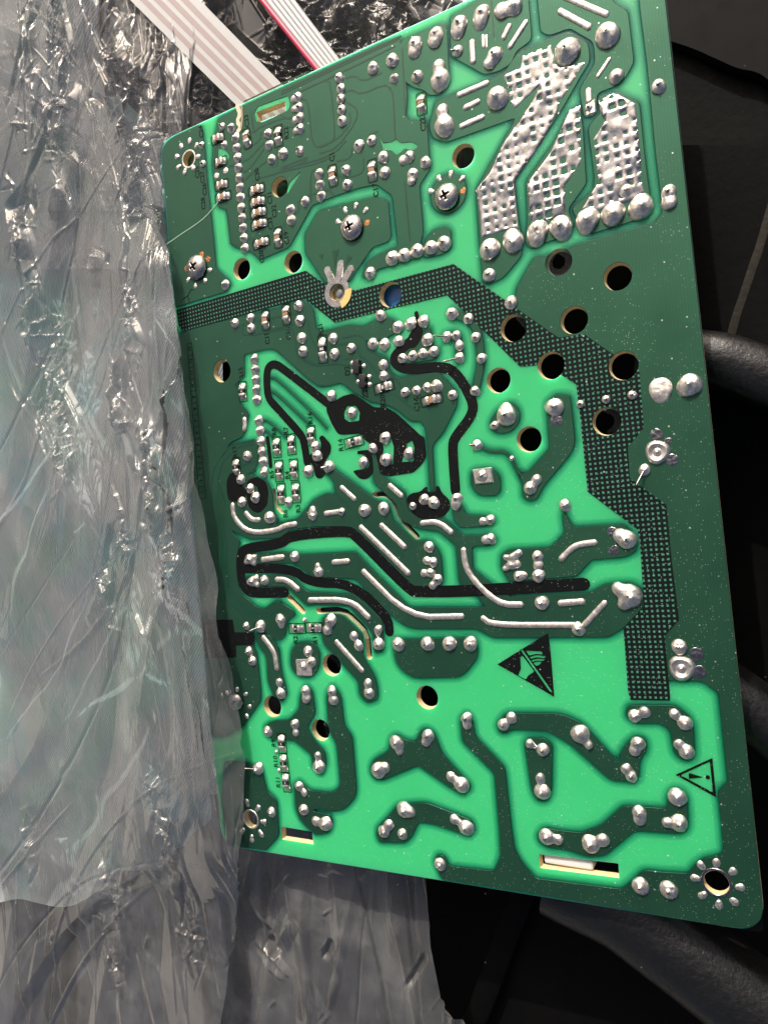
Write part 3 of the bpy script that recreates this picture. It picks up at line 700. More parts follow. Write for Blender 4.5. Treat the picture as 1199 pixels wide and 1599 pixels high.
# printed references
def text(s, o, x, y, size=1.4, rz=math.pi/2, parent=None, mat=None, z=None, name='reference_print'):
    cu = bpy.data.curves.new('t', 'FONT'); cu.body = s; cu.size = size*1.35*S; cu.align_x = 'CENTER'; cu.align_y = 'CENTER'; cu.offset = .03*S; cu.resolution_u = 2
    ob = bpy.data.objects.new('t', cu); COL.objects.link(ob)
    dg = bpy.context.evaluated_depsgraph_get(); me = bpy.data.meshes.new_from_object(ob.evaluated_get(dg))
    bpy.data.objects.remove(ob); me.materials.clear()
    q = at(*Q(o, [(x, y)])[0]) if o else Vector((x, y, 0))
    return link(name, me, mat or INK, parent or board, (q.x, q.y, TOPC+.045 if z is None else z), rz)
for o, lst in ((T1, [('C24',375,630),('C23',730,545),('R22',1040,640),('C25',345,945),('C27',385,985),('C26',402,1080),('C30',812,965)]),
    (T5, [('C28',392,190),('C31',910,145),('C32',945,250),('C33',916,345),('C20',846,605),('C19',1042,460)]),
    (T6, [('C17',735,385),('C1',395,125)]), (T2, [('C22',1105,970)]),
    (U1, [('C15',690,340),('C16',856,305),('R21',1107,270),('R15',487,612),('R16',1025,965)]), (U2, [('D2',315,695),('Z2',455,875),('R20',592,930),('C14',856,958)]),
    (U5, [('R8',495,172),('R7',588,165),('R5',478,505),('R4',597,510),('R6',582,810),('R3',682,770),('R12',187,330)]), (U6, [('R14',15,275)]),
    (V1, [('R1',915,795),('R2',762,795)]), (V5, [('R9',440,500),('R10',456,645),('R11',476,805)])):
    for s, x, y in lst: text(s, o, x, y)
def printline(pts, wmm, name='print_line', o=None):
    kz[0] += 1
    return sheet(name, buffer(smooth_path(BQ(o, pts) if o else B(pts), 0), wmm, 3), [], TOPC+.035+kz[0]*.0002, .006, INK, board, 0)
# ruled table of numbers down the left side
a0, a1, b0, b1 = (295,536), (312,779), (300,535), (322,778)
a0 = (293, 537)
printline([a0, a1], .16); printline([b0, b1], .16)
for k in range(14):
    s = k/13; p, q = lerp2(a0, a1, s), lerp2(b0, b1, s); printline([p, q], .14)
    if k < 13:
        m_ = lerp2(lerp2(a0, a1, s+.038), lerp2(b0, b1, s+.038), .5); text(str(13-k), m_, 0, 0, 1.0)
printline([(286,468),(294,462),(299,452),(303,453)], .25); printline([(294,462),(297,473)], .25)

# ------------------------------------------------------------------ solder joints
def lobes_mesh(name, lobes, kind=0, seed=0, hk=None, tip=None):
    """one drop of solder: lobes are (x, y, r) in mm round the origin"""
    r = random.Random(seed); NA, NR = 26, 8
    hk = hk if hk is not None else {0: .55, 1: .85, 2: .2}[kind]
    rm = max(l[2] for l in lobes)
    cx = sum(l[0]*l[2] for l in lobes)/sum(l[2] for l in lobes); cy = sum(l[1]*l[2] for l in lobes)/sum(l[2] for l in lobes)
    def Fld(x, y):
        s = 0; k = 3.2
        for lx, ly, lr in lobes: s += math.exp(k*(1-((x-lx)**2+(y-ly)**2)/lr**2)*(lr/rm))
        return math.log(s)/k
    ph = [r.uniform(0, 6.28) for _ in range(4)]; wob = r.uniform(.03, .085)
    tip = tip or (r.uniform(-.15, .15)*rm, r.uniform(-.15, .15)*rm)
    big = max(lobes, key=lambda l: l[2]); tx, ty = big[0]+tip[0], big[1]+tip[1]
    V, Fc = [], []
    for i in range(NA):
        a = 2*math.pi*i/NA; ca, sa = math.cos(a), math.sin(a); R = .02
        hi = rm*3.2
        for st in range(60):
            d = hi*(1-st/60)
            if Fld(cx+d*ca, cy+d*sa) > 0: R = d; break
        R *= 1+wob*math.sin(2*a+ph[0])+wob*.7*math.sin(3*a+ph[1])
        for j in range(NR):
            s = (1-(j/NR)**1.35)
            x, y = cx+R*s*ca, cy+R*s*sa
            f = max(0, Fld(x, y)) if j else 0
            if kind == 1:
                dd = math.hypot(x-tx, y-ty)/rm; z = hk*rm*max(0, 1-dd)**1.15*1.25 if j else 0
                z = max(z, .25*rm*f**.5)
            else:
                z = hk*rm*f**.62
                dd = math.hypot(x-tx, y-ty)/rm; z += (0 if kind == 2 else .28)*rm*math.exp(-(dd/.2)**2)
            if j: z += (.075*noise.noise(Vector((x*2.2/rm+seed, y*2.2/rm, seed*.37)))+.035*noise.noise(Vector((x*5/rm+seed, y*5/rm, seed*.7))))*rm
            V.append((x, y, z if j else -.06))
    V.append((cx, cy, 0)); zc = hk*rm*max(0, Fld(cx, cy))**.62
    dd = math.hypot(cx-tx, cy-ty)/rm
    V[-1] = (cx, cy, max(zc+(0 if kind == 2 else .28*rm*math.exp(-(dd/.2)**2)), hk*rm*1.25*max(0, 1-dd)**1.15 if kind == 1 else 0))
    for i in range(NA):
        k = (i+1) % NA
        for j in range(NR-1): Fc.append((i*NR+j, k*NR+j, k*NR+j+1, i*NR+j+1))
        Fc.append((i*NR+NR-1, k*NR+NR-1, NA*NR))
    return mesh(name, V, Fc)
nub_me = None
def lead_mesh(L, r0):
    V, Fc = [], []; K = 8
    for z, r in ((-.2, r0), (L*.7, r0), (L*.93, r0*.8), (L, r0*.35)):
        for k in range(K): V.append((r*math.cos(6.283*k/K), r*math.sin(6.283*k/K), z))
    for j in range(3):
        for k in range(K): Fc.append((j*K+k, j*K+(k+1) % K, (j+1)*K+(k+1) % K, (j+1)*K+k))
    Fc.append(tuple(range(3*K, 4*K)))
    return mesh('lead_tip', V, Fc)
LEADS = [lead_mesh(.55, .26), lead_mesh(.8, .24), lead_mesh(.45, .34)]
jn = [0]
def joint(o, lobes, kind=0, lead=None, mat=None, name='solder_joint', hk=None):
    jn[0] += 1
    p = Q(o, [(x, y) for x, y, r in lobes]); s = scale_at(*p[0]); c = at(*p[0])
    lb = [(at(*q).x-c.x, at(*q).y-c.y, l[2]/5*s*(1.0 if len(lobes) > 1 else 1.05)) for q, l in zip(p, lobes)]
    ob = link(name, lobes_mesh(name, lb, kind, jn[0], hk), mat or TIN, board, (c.x, c.y, TOPC))
    rm = max(lb, key=lambda l: l[2])
    if lead is None: lead = kind == 0 and rm[2] > .6 and random.random() < .8
    if lead:
        l = link('lead_tip', LEADS[jn[0] % 3], LEAD, ob, (rm[0], rm[1], rm[2]*.62-.05))
        l.rotation_euler = (random.uniform(-.35, .35), random.uniform(-.5, .2), 0)
        if lead not in (True, False):            # a long bent lead, direction in enlargement pixels
            e = at(p[0][0]+lead[0]/5, p[0][1]+lead[1]/5); d = Vector((e.x-c.x, e.y-c.y, .55*(e-c).length))
            l.rotation_euler = d.to_track_quat('Z', 'Y').to_euler(); l.location = Vector((rm[0], rm[1], rm[2]*.35))*S
            l.scale = (.8, .8, max(1.2, d.length/.6))
    return ob
J0 = {T1: [[(540,590,30)],[(380,735,27)],[(390,880,29)],[(1145,775,36)]],
 T2: [[(450,610,42)],[(465,695,42)],[(465,775,42)],[(470,860,42)],[(475,950,46)],[(715,535,54)],[(865,475,58)],[(1045,350,66),(1035,405,58)],[(1060,600,50)],[(705,1100,44)],[(605,1140,48)],
      [(130,760,42),(95,775,30)],[(140,840,42),(100,855,30)],[(145,920,42),(105,940,30)],[(150,1005,42),(112,1025,30)]],
 T3: [[(45,350,62),(40,400,58)],[(205,275,66),(195,325,62)],[(388,190,70),(375,245,66)],[(562,110,72),(550,170,66)],[(715,90,70),(815,50,78)],[(665,430,68),(620,500,56)],[(240,630,90),(228,520,58)],[(270,990,92),(255,865,55)],[(60,600,50)],[(685,770,95)]],
 T4: [[(540,280,104)],[(230,405,108)],[(610,600,62)],[(940,680,60)]],
 T6: [[(145,85,38)],[(795,130,50)],[(805,250,50)],[(1000,125,50),(945,155,42)],[(1125,170,50)],[(1025,260,52),(1015,315,42)],[(505,230,44)],[(515,345,46)],[(185,480,36)],[(865,920,60)],[(960,895,58)],[(1060,860,58)],[(695,1035,50)]],
 T7: [[(130,170,48)] if False else [(170,835,60)],[(270,800,62)],[(625,850,88)],[(805,760,82),(805,800,84)],[(620,1050,56)],[(995,700,84),(995,745,84)]],
 T8: [[(180,680,98)],[(385,625,98)],[(585,575,96)],[(800,520,102)],[(1015,405,64),(1025,485,64)]],
 U1: [[(440,225,40)],[(560,185,40)],[(565,265,40)],[(935,90,44)],[(945,205,46)],[(960,340,46)],[(970,445,46)]],
 U2: [[(575,265,48)],[(710,355,50)],[(810,330,52)],[(910,310,52)],[(515,485,48)],[(605,490,50)],[(715,465,48)],[(940,455,52)],[(745,600,43)],[(825,580,43)],[(905,560,43)],[(990,545,45)],[(205,445,45)],[(215,565,46)],[(345,520,43)],[(595,650,45)],[(600,735,43)],[(765,865,41)],[(855,850,40)],[(935,825,38)],[(1135,885,42)],[(190,890,46)],[(350,1025,46)]],
 U3: [[(130,250,52)],[(260,290,45)],[(315,435,43)],[(360,600,43)],[(310,855,43)],[(590,165,56)],[(165,420,42),(188,500,42)],[(555,1040,86)],[(930,980,76)]],
 U4: [[(130,955,33)],[(330,920,35)],[(535,885,38)],[(980,810,96)]],
 U5: [[(285,360,42)],[(235,545,42)],[(310,615,40)],[(350,685,46)],[(245,720,43)],[(815,290,45)],[(830,360,48)],[(760,480,50)],[(460,840,50)],[(605,720,40)],[(795,820,46),(795,775,28)]],
 U6: [[(265,300,42)],[(360,220,50)],[(365,390,54)],[(190,410,46)],[(545,340,46)],[(200,785,54)],[(350,770,52)],[(20,795,32)],[(575,750,32)],[(665,700,46)],[(740,725,52)],[(915,690,48),(915,740,48)],[(705,1070,44)]],
 U7: [[(180,860,44),(115,870,34)],[(185,1005,46),(140,1015,38)],[(490,610,56),(540,545,44)],[(345,380,22)],[(760,745,50)]],
 U8: [[(395,1010,80),(335,985,56)]],
 V1: [[(755,145,45)],[(940,265,46),(935,215,26)],[(520,330,42)],[(645,635,48),(652,685,26)],[(378,688,32)],[(400,885,38)],[(425,960,40)],[(830,640,20)],[(1035,645,54),(1010,720,44)],[(860,885,44)],[(885,965,44)]],
 V2: [[(750,70,45)],[(785,190,42),(730,175,36)],[(765,270,40),(712,275,34)],[(820,325,44),(780,370,36)],[(360,830,54),(355,715,42)],[(515,830,56)],[(740,825,58)],[(910,825,60)],[(1075,825,60)],[(205,840,44),(165,765,40)]],
 V3: [[(545,145,48),(555,215,46)],[(555,295,54)],[(580,505,58)],[(865,710,56)],[(400,300,46),(440,290,32)]],
 V4: [[(420,450,98),(320,395,50),(365,520,48)],[(800,850,62)]],
 V5: [[(495,115,46),(485,25,36)],[(690,90,44),(697,155,44)],[(895,95,44),(905,165,44)],[(605,350,42),(615,420,32)],[(395,410,42)],[(795,690,58),(785,595,34)],[(640,835,42),(682,890,32)],[(675,1020,44)],[(845,1130,60),(770,1110,40)],[(425,1040,40)],[(460,570,16)],[(480,715,16)]],
 V6: [[(135,110,50),(125,35,38)],[(350,495,62),(375,570,32)],[(595,440,54),(578,495,40)],[(205,712,66),(262,690,44)],[(855,825,66),(775,765,44)],[(890,305,48),(900,360,40)]],
 V7: [[(180,355,50),(245,305,46)],[(775,425,78),(852,515,42)],[(490,555,56),(385,505,42)],[(485,880,68),(465,770,44)]],
 V8: [[(200,290,54),(282,258,48)],[(595,345,60),(515,275,44)],[(610,570,62),(545,505,44)],[(230,500,58),(205,560,48)],[(180,760,50),(135,700,46)],[(535,920,72)],[(240,1040,58),(242,1100,48)],[(550,1125,72),(452,1120,44)]],
 W2: [[(310,120,66),(362,135,40)],[(150,290,52),(188,240,44)],[(295,310,44)],[(790,260,64),(700,195,42)],[(588,545,50)]],
 W3: [[(415,330,66),(510,355,44)],[(755,390,74),(858,355,56)]],
 W4: [[(205,715,68)],[(425,745,70)]]}
for o, lst in J0.items():
    for lb in lst: joint(o, lb)
for k in range(7): joint(T1, [(645+k*6.5, 678+k*78, 40)], 1)             # the pointed row of pins
for k in range(6): joint(T5, [(680+k*7, 145+k*79, 40)], 1)
for o, x, y, r in ((T1,610,605,42),(T1,895,645,40),(T1,905,735,40),(T1,925,845,40),(T1,1010,800,44),(T1,555,735,32),(T5,1070,240,44),(T5,1075,320,44),(T5,1185,175,42),(T5,565,825,42),
    (T6,20,105,40),(T6,295,260,44),(T6,300,345,44),(T6,310,435,44),(T6,75,540,42),(T6,80,620,42),(T2,880,615,42)): joint(o, [(x, y, r)], 1)
for k in range(5): joint(U1, [(590+k*4.5, 505+k*80, 43)], 1)
for k in range(6): joint(U5, [(375+k*8, 85+k*80, 43)], 1)
for o, x, y, r, d in ((T3,375,400,46,(-55,20)),(U2,1090,430,44,(-90,0)),(U3,190,595,44,(-75,28)),(U6,1075,275,46,(-60,0)),(V1,490,690,50,(-60,30)),(V5,320,700,50,(-50,-18)),(U5,920,445,50,(-55,10)),(U8,530,470,48,(-55,130))):
    joint(o, [(x, y, r)], 0, d)
for lb in ([(405,165,44),(440,150,26),(375,190,24),(440,195,24)], [(425,340,44),(455,315,26),(395,345,22),(465,365,26)]): joint(V1, lb)
joint(V3, [(355,150,40),(395,120,34),(300,150,26),(345,210,42),(390,205,32),(295,240,30)])
joint(U3, [(465,1120,36),(440,1130,20)]); joint(U2, [(1010,815,52)], 1)
joint(U4, [(755,845,95)], 2, False, TINB)
# bare and plain pads
for o, x, y, r in ((U3,945,1080,50),(U8,285,955,44),(U8,290,1100,42),(U8,625,195,52),(U8,745,390,50),(V4,935,910,56),(V4,955,1048,54),(U8,715,245,30)):
    joint(o, [(x, y, r)], 2, False, TIND, 'bare_pad', .06)
for o, x, y in ((T1,495,975),(T1,565,935)): joint(o, [(x, y, 26)], 2, False, TINB, 'bare_pad', .25)
def ringjoint(o, x, y, r):
    """solder collar with a dish in the middle and a pin in the dish"""
    c = at(*Q(o, [(x, y)])[0]); R = r/5*scale_at(o[0]+x/5, o[1]+y/5)
    prof = [(1.15, -.05), (1.08, .10), (.92, .30), (.76, .34), (.62, .20), (.45, .10), (.30, .12), (.20, .34), (.10, .42), (.001, .44)]
    V, Fc = [], []; K = 30
    for rr, z in prof:
        for k in range(K):
            a = 6.2832*k/K; q = R*rr*(1+.05*math.sin(3*a+1)*(rr > .7)); V.append((q*math.cos(a), q*math.sin(a), z*R))
    for j in range(len(prof)-1):
        for k in range(K): Fc.append((j*K+k, j*K+(k+1) % K, (j+1)*K+(k+1) % K, (j+1)*K+k))
    link('solder_joint', mesh('solder_joint', V, Fc), TIN, board, (c.x, c.y, TOPC))
ringjoint(U8, 630, 330, 84); ringjoint(V4, 820, 1015, 88)
# square pads
def squarepad(o, q, h, mat):
    pts = rounded(BQ(o, q), .3); sheet('square_pad', pts, [], TOPC, h, mat, board, .25)
squarepad(U7, [(38,465),(190,445),(205,570),(60,585)], .35, TIN); joint(U7, [(118,515,52)])
squarepad(V1, [(760,945),(885,940),(890,1078),(770,1075)], .06, TINB); joint(V1, [(822,1000,34)])
squarepad(T4, [(365,820),(445,770),(455,880),(372,915)], .2, TIN); joint(T4, [(395,845,34)])

# solder bars laid along the copper
def bar(o, pts, wpx):
    jn[0] += 1
    P = smooth_path(BQ(o, pts), 2) if len(pts) > 2 else [Vector(q) for q in BQ(o, pts)]
    s = scale_at(*Q(o, pts)[0]); R = wpx/10*s
    L = [0]
    for a, b in zip(P, P[1:]): L.append(L[-1]+(b-a).length)
    d0, d1 = (P[0]-P[1]).normalized(), (P[-1]-P[-2]).normalized()
    n = max(10, int(L[-1]/.28)); V, Fc = [], []; K = 9
    tot = L[-1]+R*1.2
    for i in range(n+1):
        t = -R*.6+tot*(i/n)
        if t <= 0: q = P[0]+d0*(-t); d = -d0
        elif t >= L[-1]: q = P[-1]+d1*(t-L[-1]); d = d1
        else:
            k = max(j for j in range(len(L)-1) if L[j] <= t); q = P[k].lerp(P[k+1], (t-L[k])/(L[k+1]-L[k])); d = (P[k+1]-P[k]).normalized()
        e = min(t+R*.6, L[-1]+R*.6-t); cap = math.sqrt(max(0.0, 1-max(0, 1-e/R)**2)) if e < R else 1
        rr = max(.02, R*cap*(1+.09*noise.noise(Vector((t*.7, jn[0], 0))))); h = rr*.55*(1+.22*noise.noise(Vector((t*.9, jn[0], 5))))
        nn = Vector((-d.y, d.x))
        for k in range(K):
            a = math.pi*k/(K-1); x = q+nn*(rr*math.cos(a)); V.append((x.x, x.y, TOPC+(h*math.sin(a)**.8 if 0 < k < K-1 else -.05)))
    for i in range(n):
        for k in range(K-1): Fc.append((i*K+k, i*K+K+k, i*K+K+k+1, i*K+k+1))
    link('solder_bar', mesh('solder_bar', V, Fc), TINB, board)
for o, pts, wd in ((T3,[(485,320),(495,490)],52),(T3,[(570,275),(575,375)],26),(T3,[(596,275),(600,375)],24),(T3,[(780,195),(725,305)],44),(T3,[(910,165),(775,375)],44),(T3,[(375,745),(610,645)],44),(T3,[(425,845),(540,790)],44),(T3,[(395,990),(575,910)],44),
    (T4,[(200,-30),(540,115)],50),(T4,[(165,85),(405,215)],52),(T4,[(560,455),(460,605)],32),(T4,[(392,700),(398,800)],52),
    (U1,[(512,965),(518,1010),(512,1060)],40),(U5,[(170,735),(180,850),(300,965),(520,940),(570,905),(665,890)],42),(U5,[(270,800),(320,860),(380,858)],40),(U5,[(1015,600),(1125,700)],40),(U5,[(890,810),(1030,790)],42),
    (U6,[(390,585),(490,675)],44),(U6,[(165,910),(545,1280)],46),(U6,[(325,895),(515,1075)],46),(U6,[(640,885),(770,870),(880,960)],46),
    (U6,[(970,1085),(990,1270),(1240,1520),(1425,1520)],50),(U7,[(725,1170),(820,1070),(900,1045),(1000,1035)],50),
    (V3,[(715,510),(905,495)],52),(V3,[(115,620),(190,680),(860,680)],48),(V3,[(910,680),(1075,500)],48),
    (V1,[(500,170),(665,148)],46),(V1,[(1050,190),(1175,180)],44),(V1,[(610,325),(690,325),(785,405)],46),(V1,[(865,485),(1190,480),(1335,625)],46),(V1,[(505,770),(600,890),(615,1025)],42),
    (V2,[(25,805),(235,1040)],42),(V2,[(235,255),(600,620),(1015,610)],46)): bar(o, pts, wd)

# large soldered areas with square windows
def patch(poly_px, seed, off=(0, 0)):
    P = np.array(B(poly_px)); mn, mx = P.min(0)-.3, P.max(0)+.3; st = .13
    gx, gy = np.arange(mn[0], mx[0], st), np.arange(mn[1], mx[1], st); X, Y = np.meshgrid(gx, gy, indexing='ij')
    ins = np.zeros_like(X, bool); D = np.full_like(X, 1e9)
    for a, b in zip(P, np.roll(P, -1, 0)):
        ex, ey = b-a; t = np.clip(((X-a[0])*ex+(Y-a[1])*ey)/(ex*ex+ey*ey), 0, 1)
        D = np.minimum(D, np.hypot(X-a[0]-t*ex, Y-a[1]-t*ey))
        c = ((a[1] > Y) != (b[1] > Y)); ins ^= c & (X < (b[0]-a[0])*(Y-a[1])/((b[1]-a[1]) or 1e-9)+a[0])
    D = np.where(ins, D, -D)
    pit = 1.95; cx, cy = np.floor((X+off[0])/pit), np.floor((Y+off[1])/pit)
    r = np.random.default_rng(seed); tab = r.random((97, 89)); rid = tab[(cx.astype(int)) % 97, (cy.astype(int)) % 89]
    wob = vnoise(X, Y, .8, seed, 2)*.26
    fx, fy = np.abs((X+off[0])/pit-cx-.5)*pit, np.abs((Y+off[1])/pit-cy-.5)*pit
    hs = np.where(rid < .80, .34+.16*(rid-.4)+.30*vnoise(X, Y, .10, seed+2, 2), .04)
    box = np.maximum(fx-hs, fy-hs)*.7+.3*(np.hypot(fx, fy)-hs*1.15)+wob
    sd_ = np.minimum(D+wob*.4, np.where(rid < .86, box, 9))
    lump = .10+.55*np.clip(vnoise(X, Y, .22, seed+4, 2)+.25, 0, 1)**1.4
    Zt = np.where(sd_ > 0, lump*(1-np.exp(-np.maximum(sd_, 0)/.22))+vnoise(X, Y, .6, seed+8, 2)*.07*np.clip(sd_/.3, 0, 1), np.maximum(sd_, -.1)*.8)
    keep = sd_ > -.22
    n, m = X.shape; idx = np.arange(n*m).reshape(n, m)
    q = np.stack([idx[:-1, :-1], idx[1:, :-1], idx[1:, 1:], idx[:-1, 1:]], -1).reshape(-1, 4)
    q = q[keep.ravel()[q].all(1)]; used = np.unique(q); remap = np.full(n*m, -1); remap[used] = np.arange(len(used))
    V = np.stack([X.ravel(), Y.ravel(), Zt.ravel()+TOPC+.004], -1)[used]
    link('solder_patch', mesh('solder_patch', V.tolist(), remap[q].tolist()), TINP, board)
patch([(786,118),(812,106),(816,88),(860,70),(866,98),(874,106),(914,97),(872,164),(870,178),(844,224),(806,278),(803,286),(809,356),(790,360),(752,372),(749,332),(743,296),(764,270),(788,220),(810,190),(832,156),(842,134),(804,170),(798,162),(794,140)], 3, (.4, .3))
patch([(905,166),(906,184),(907,240),(908,244),(906,254),(882,290),(883,336),(858,344),(828,348),(822,286),(860,238),(882,186),(889,173)], 11, (.9, .6))
patch([(934,158),(954,148),(964,147),(992,162),(999,240),(1002,284),(1006,300),(988,314),(960,322),(928,332),(909,326),(934,284),(926,218),(942,192),(938,176)], 23, (.2, 1.1))
joint(T8, [(690,395,58)], 0, True)

# ------------------------------------------------------------------ surface-mounted parts
def box_bm(bm, x0, x1, y0, y1, z0, z1, bev=0):
    r = bmesh.ops.create_cube(bm, size=1)
    for v in r['verts']: v.co = Vector(((x0+x1)/2+v.co.x*(x1-x0), (y0+y1)/2+v.co.y*(y1-y0), (z0+z1)/2+v.co.z*(z1-z0)))*S
    if bev:
        es = list({e for v in r['verts'] for e in v.link_edges})
        bmesh.ops.bevel(bm, geom=es, offset=bev*S, segments=2, affect='EDGES', profile=.6)
def to_mesh(name, bm):
    me = bpy.data.meshes.new(name); bm.to_mesh(me); bm.free()
    me.polygons.foreach_set('use_smooth', [True]*len(me.polygons))
    return me
def chip(o, p0, p1, wmm, kind, mark=None):
    a, b = (Vector(q) for q in BQ(o, [p0, p1])); c = (a+b)/2; L = (b-a).length; ang = math.atan2((b-a).y, (b-a).x)
    lb = L*.58; hw = wmm/2; name = 'chip_resistor' if kind == 'r' else 'chip_capacitor'
    bm = bmesh.new(); box_bm(bm, -lb*.5, lb*.5, -hw*.86, hw*.86, .02, .62 if kind == 'r' else .78, .07)
    ob = link(name, to_mesh(name, bm), RESB if kind == 'r' else CAPB, board, (c.x, c.y, TOPC), ang)
    top = .66 if kind == 'r' else .84
    for s in (-1, 1):
        # end cap with a concave solder fillet running down to the pad
        prof = [(lb*.20, top), (lb*.24, top+.05), (lb*.46, top+.06), (lb*.52, top-.05), (lb*.60, top*.5), (lb*.72, top*.2), (L*.5, .03), (L*.5, -.04), (lb*.20, -.04)]
        V, Fc = [], []; ys = (-1, -.8, -.3, .3, .8, 1); n = len(prof)
        for y in ys:
            k = 1-.22*(abs(y) > .95)
            for i, (x, z) in enumerate(prof):
                xx = x if x <= lb*.24 else lb*.24+(x-lb*.24)*(1-.25*y*y)
                V.append((s*xx, y*hw, z*k*(1+.04*random.uniform(-1, 1))))
        for j in range(len(ys)-1):
            for i in range(n-1): Fc.append((j*n+i, j*n+i+1, (j+1)*n+i+1, (j+1)*n+i))
        Fc += [tuple(range(n)), tuple(range((len(ys)-1)*n, len(ys)*n))[::-1]]
        link('terminal', mesh('terminal', V, Fc), TIN, ob)
    if mark: text(mark, None, 0, 0, .62, math.pi/2, ob, WHITEP, .625, 'marking')
    # printed frame on the board round the part
    ux = Vector((math.cos(ang), math.sin(ang))); uy = Vector((-ux.y, ux.x)); e = .28
    def rect(l, w_): return [tuple(c+ux*(sx*l)+uy*(sy*w_)) for sx, sy in ((-1, -1), (1, -1), (1, 1), (-1, 1))]
    kz[0] += 1; rr = .6 if kind == 'c' else .08
    sheet('print_frame', rounded(rect(L/2+e+.16, hw+e+.14), rr), [rounded(rect(L/2+e-.04, hw+e-.06), rr*.8)], TOPC+.034+kz[0]*.0002, .006, INK, board, 0)
for o, p0, p1, k, mk in (
    (T1,(462,705),(548,662),'c',None),(T1,(485,885),(568,850),'c',None),(T1,(490,1062),(580,1030),'c',None),(T1,(492,1160),(600,1122),'c',None),(T1,(722,618),(742,752),'c',None),(T1,(972,592),(980,735),'r','1'),
    (T1,(752,1107),(862,1062),'c',None),(T5,(758,197),(872,160),'c',None),(T5,(765,282),(880,242),'c',None),(T5,(772,372),(886,332),'c',None),(T5,(787,522),(900,475),'c',None),(T5,(972,385),(980,530),'c',None),
    (T2,(1088,738),(1097,888),'c',None),(T6,(395,200),(408,348),'c',None),(T6,(706,158),(714,312),'c',None),
    (U1,(676,130),(682,270),'c',None),(U1,(836,85),(844,230),'c',None),(U1,(1117,332),(1128,525),'r','101'),(U1,(496,690),(503,825),'r','1'),
    (U2,(532,845),(664,800),'r','05'),(U2,(897,942),(1045,903),'c',None),
    (U5,(511,222),(518,360),'r','1'),(U5,(624,200),(634,340),'r','1'),(U5,(529,405),(536,550),'r','1'),(U5,(644,395),(651,540),'r','1'),(U5,(546,585),(556,730),'r','1'),(U5,(660,575),(668,715),'r','1'),(U5,(195,385),(207,515),'r','1'),(U5,(778,135),(786,268),'r','1'),
    (U6,(52,268),(178,232),'r','1'),(V1,(716,706),(826,706),'r','1'),(V1,(848,700),(964,700),'r','1'),
    (V5,(500,435),(512,572),'r','1'),(V5,(512,590),(530,722),'r','1'),(V5,(530,740),(548,872),'r','1')):
    chip(o, p0, p1, 1.75 if k == 'c' else 1.85, k, mk)
def sot(o, x, y, ang, pins):
    q = at(*Q(o, [(x, y)])[0]); bm = bmesh.new(); box_bm(bm, -.85, .85, -1.6, 1.6, .1, 1.05, .12)
    ob = link('transistor', to_mesh('transistor', bm), ICB, board, (q.x, q.y, TOPC), ang)
    for px_, py_ in pins:
        lb = [(0, 0, .62), (.25 if px_ > 0 else -.25, 0, .5)]
        link('terminal', lobes_mesh('terminal', lb, 0, int(1000+px_*10+py_*7+x)), TIN, ob, (px_, py_, 0))
sot(U2, 395, 668, -.12, [(1.5, 0), (-1.4, .95), (-1.4, -.95)] if False else [(1.55, .15), (-1.35, 1.1), (-1.2, -.9)])
sot(U2, 442, 778, -.12, [(1.45, 1.0), (1.5, -.8), (-1.4, 0)])

# ------------------------------------------------------------------ screws and ringed holes
def screw_mesh(R):
    prof = [(1.0, 0), (1.0, .08), (.97, .18), (.88, .32), (.72, .44), (.5, .53), (.25, .58), (0, .6)]
    V, Fc = [], []; K = 40
    for rr, z in prof[:-1]:
        for k in range(K): V.append((R*rr*math.cos(6.28318*k/K), R*rr*math.sin(6.28318*k/K), z*R))
    V.append((0, 0, .6*R)); V.append((0, 0, 0)); t, bt = len(V)-2, len(V)-1
    for j in range(len(prof)-2):
        for k in range(K): Fc.append((j*K+k, j*K+(k+1) % K, (j+1)*K+(k+1) % K, (j+1)*K+k))
    j = len(prof)-2
    for k in range(K): Fc.append((j*K+k, j*K+(k+1) % K, t)); Fc.append(((k+1) % K, k, bt))
    me = mesh('screw', V, Fc); me.materials.append(STEEL); me.materials.append(mat_simple('recess_dark', (.06, .05, .045), .45, .8))
    ob = bpy.data.objects.new('tmp', me); COL.objects.link(ob)
    bm = bmesh.new()
    wv = [(.10, .42), (.10, .10), (.42, .10)]
    pl = []
    for q in range(4):
        c, s = (1, 0, -1, 0)[q], (0, 1, 0, -1)[q]
        for x, y in ((.11, -.44), (.44, -.11))[:0]: pass
    arm, half = .46, .115
    outl = [(arm, -half), (arm, half), (half, half), (half, arm), (-half, arm), (-half, half), (-arm, half), (-arm, -half), (-half, -half), (-half, -arm), (half, -arm), (half, -half)]
    top = [bm.verts.new((x*R*S, y*R*S, .9*R*S)) for x, y in outl]; bot = [bm.verts.new((x*.55*R*S, y*.55*R*S, .16*R*S)) for x, y in outl]
    bm.faces.new(top); bm.faces.new(bot[::-1])
    for i in range(12): bm.faces.new((bot[i], bot[(i+1) % 12], top[(i+1) % 12], top[i]))
    bmesh.ops.recalc_face_normals(bm, faces=bm.faces)
    cm = bpy.data.meshes.new('cut'); bm.to_mesh(cm); bm.free(); cm.materials.append(STEEL); cm.materials.append(me.materials[1])
    cm.polygons.foreach_set('material_index', [1]*len(cm.polygons))
    co = bpy.data.objects.new('cut', cm); COL.objects.link(co)
    md = ob.modifiers.new('b', 'BOOLEAN'); md.object = co; md.operation = 'DIFFERENCE'; md.solver = 'EXACT'
    dg = bpy.context.evaluated_depsgraph_get(); res = bpy.data.meshes.new_from_object(ob.evaluated_get(dg))
    bpy.data.objects.remove(ob); bpy.data.objects.remove(co)
    res.name = 'screw'
    return res
SCR = screw_mesh(3.1)
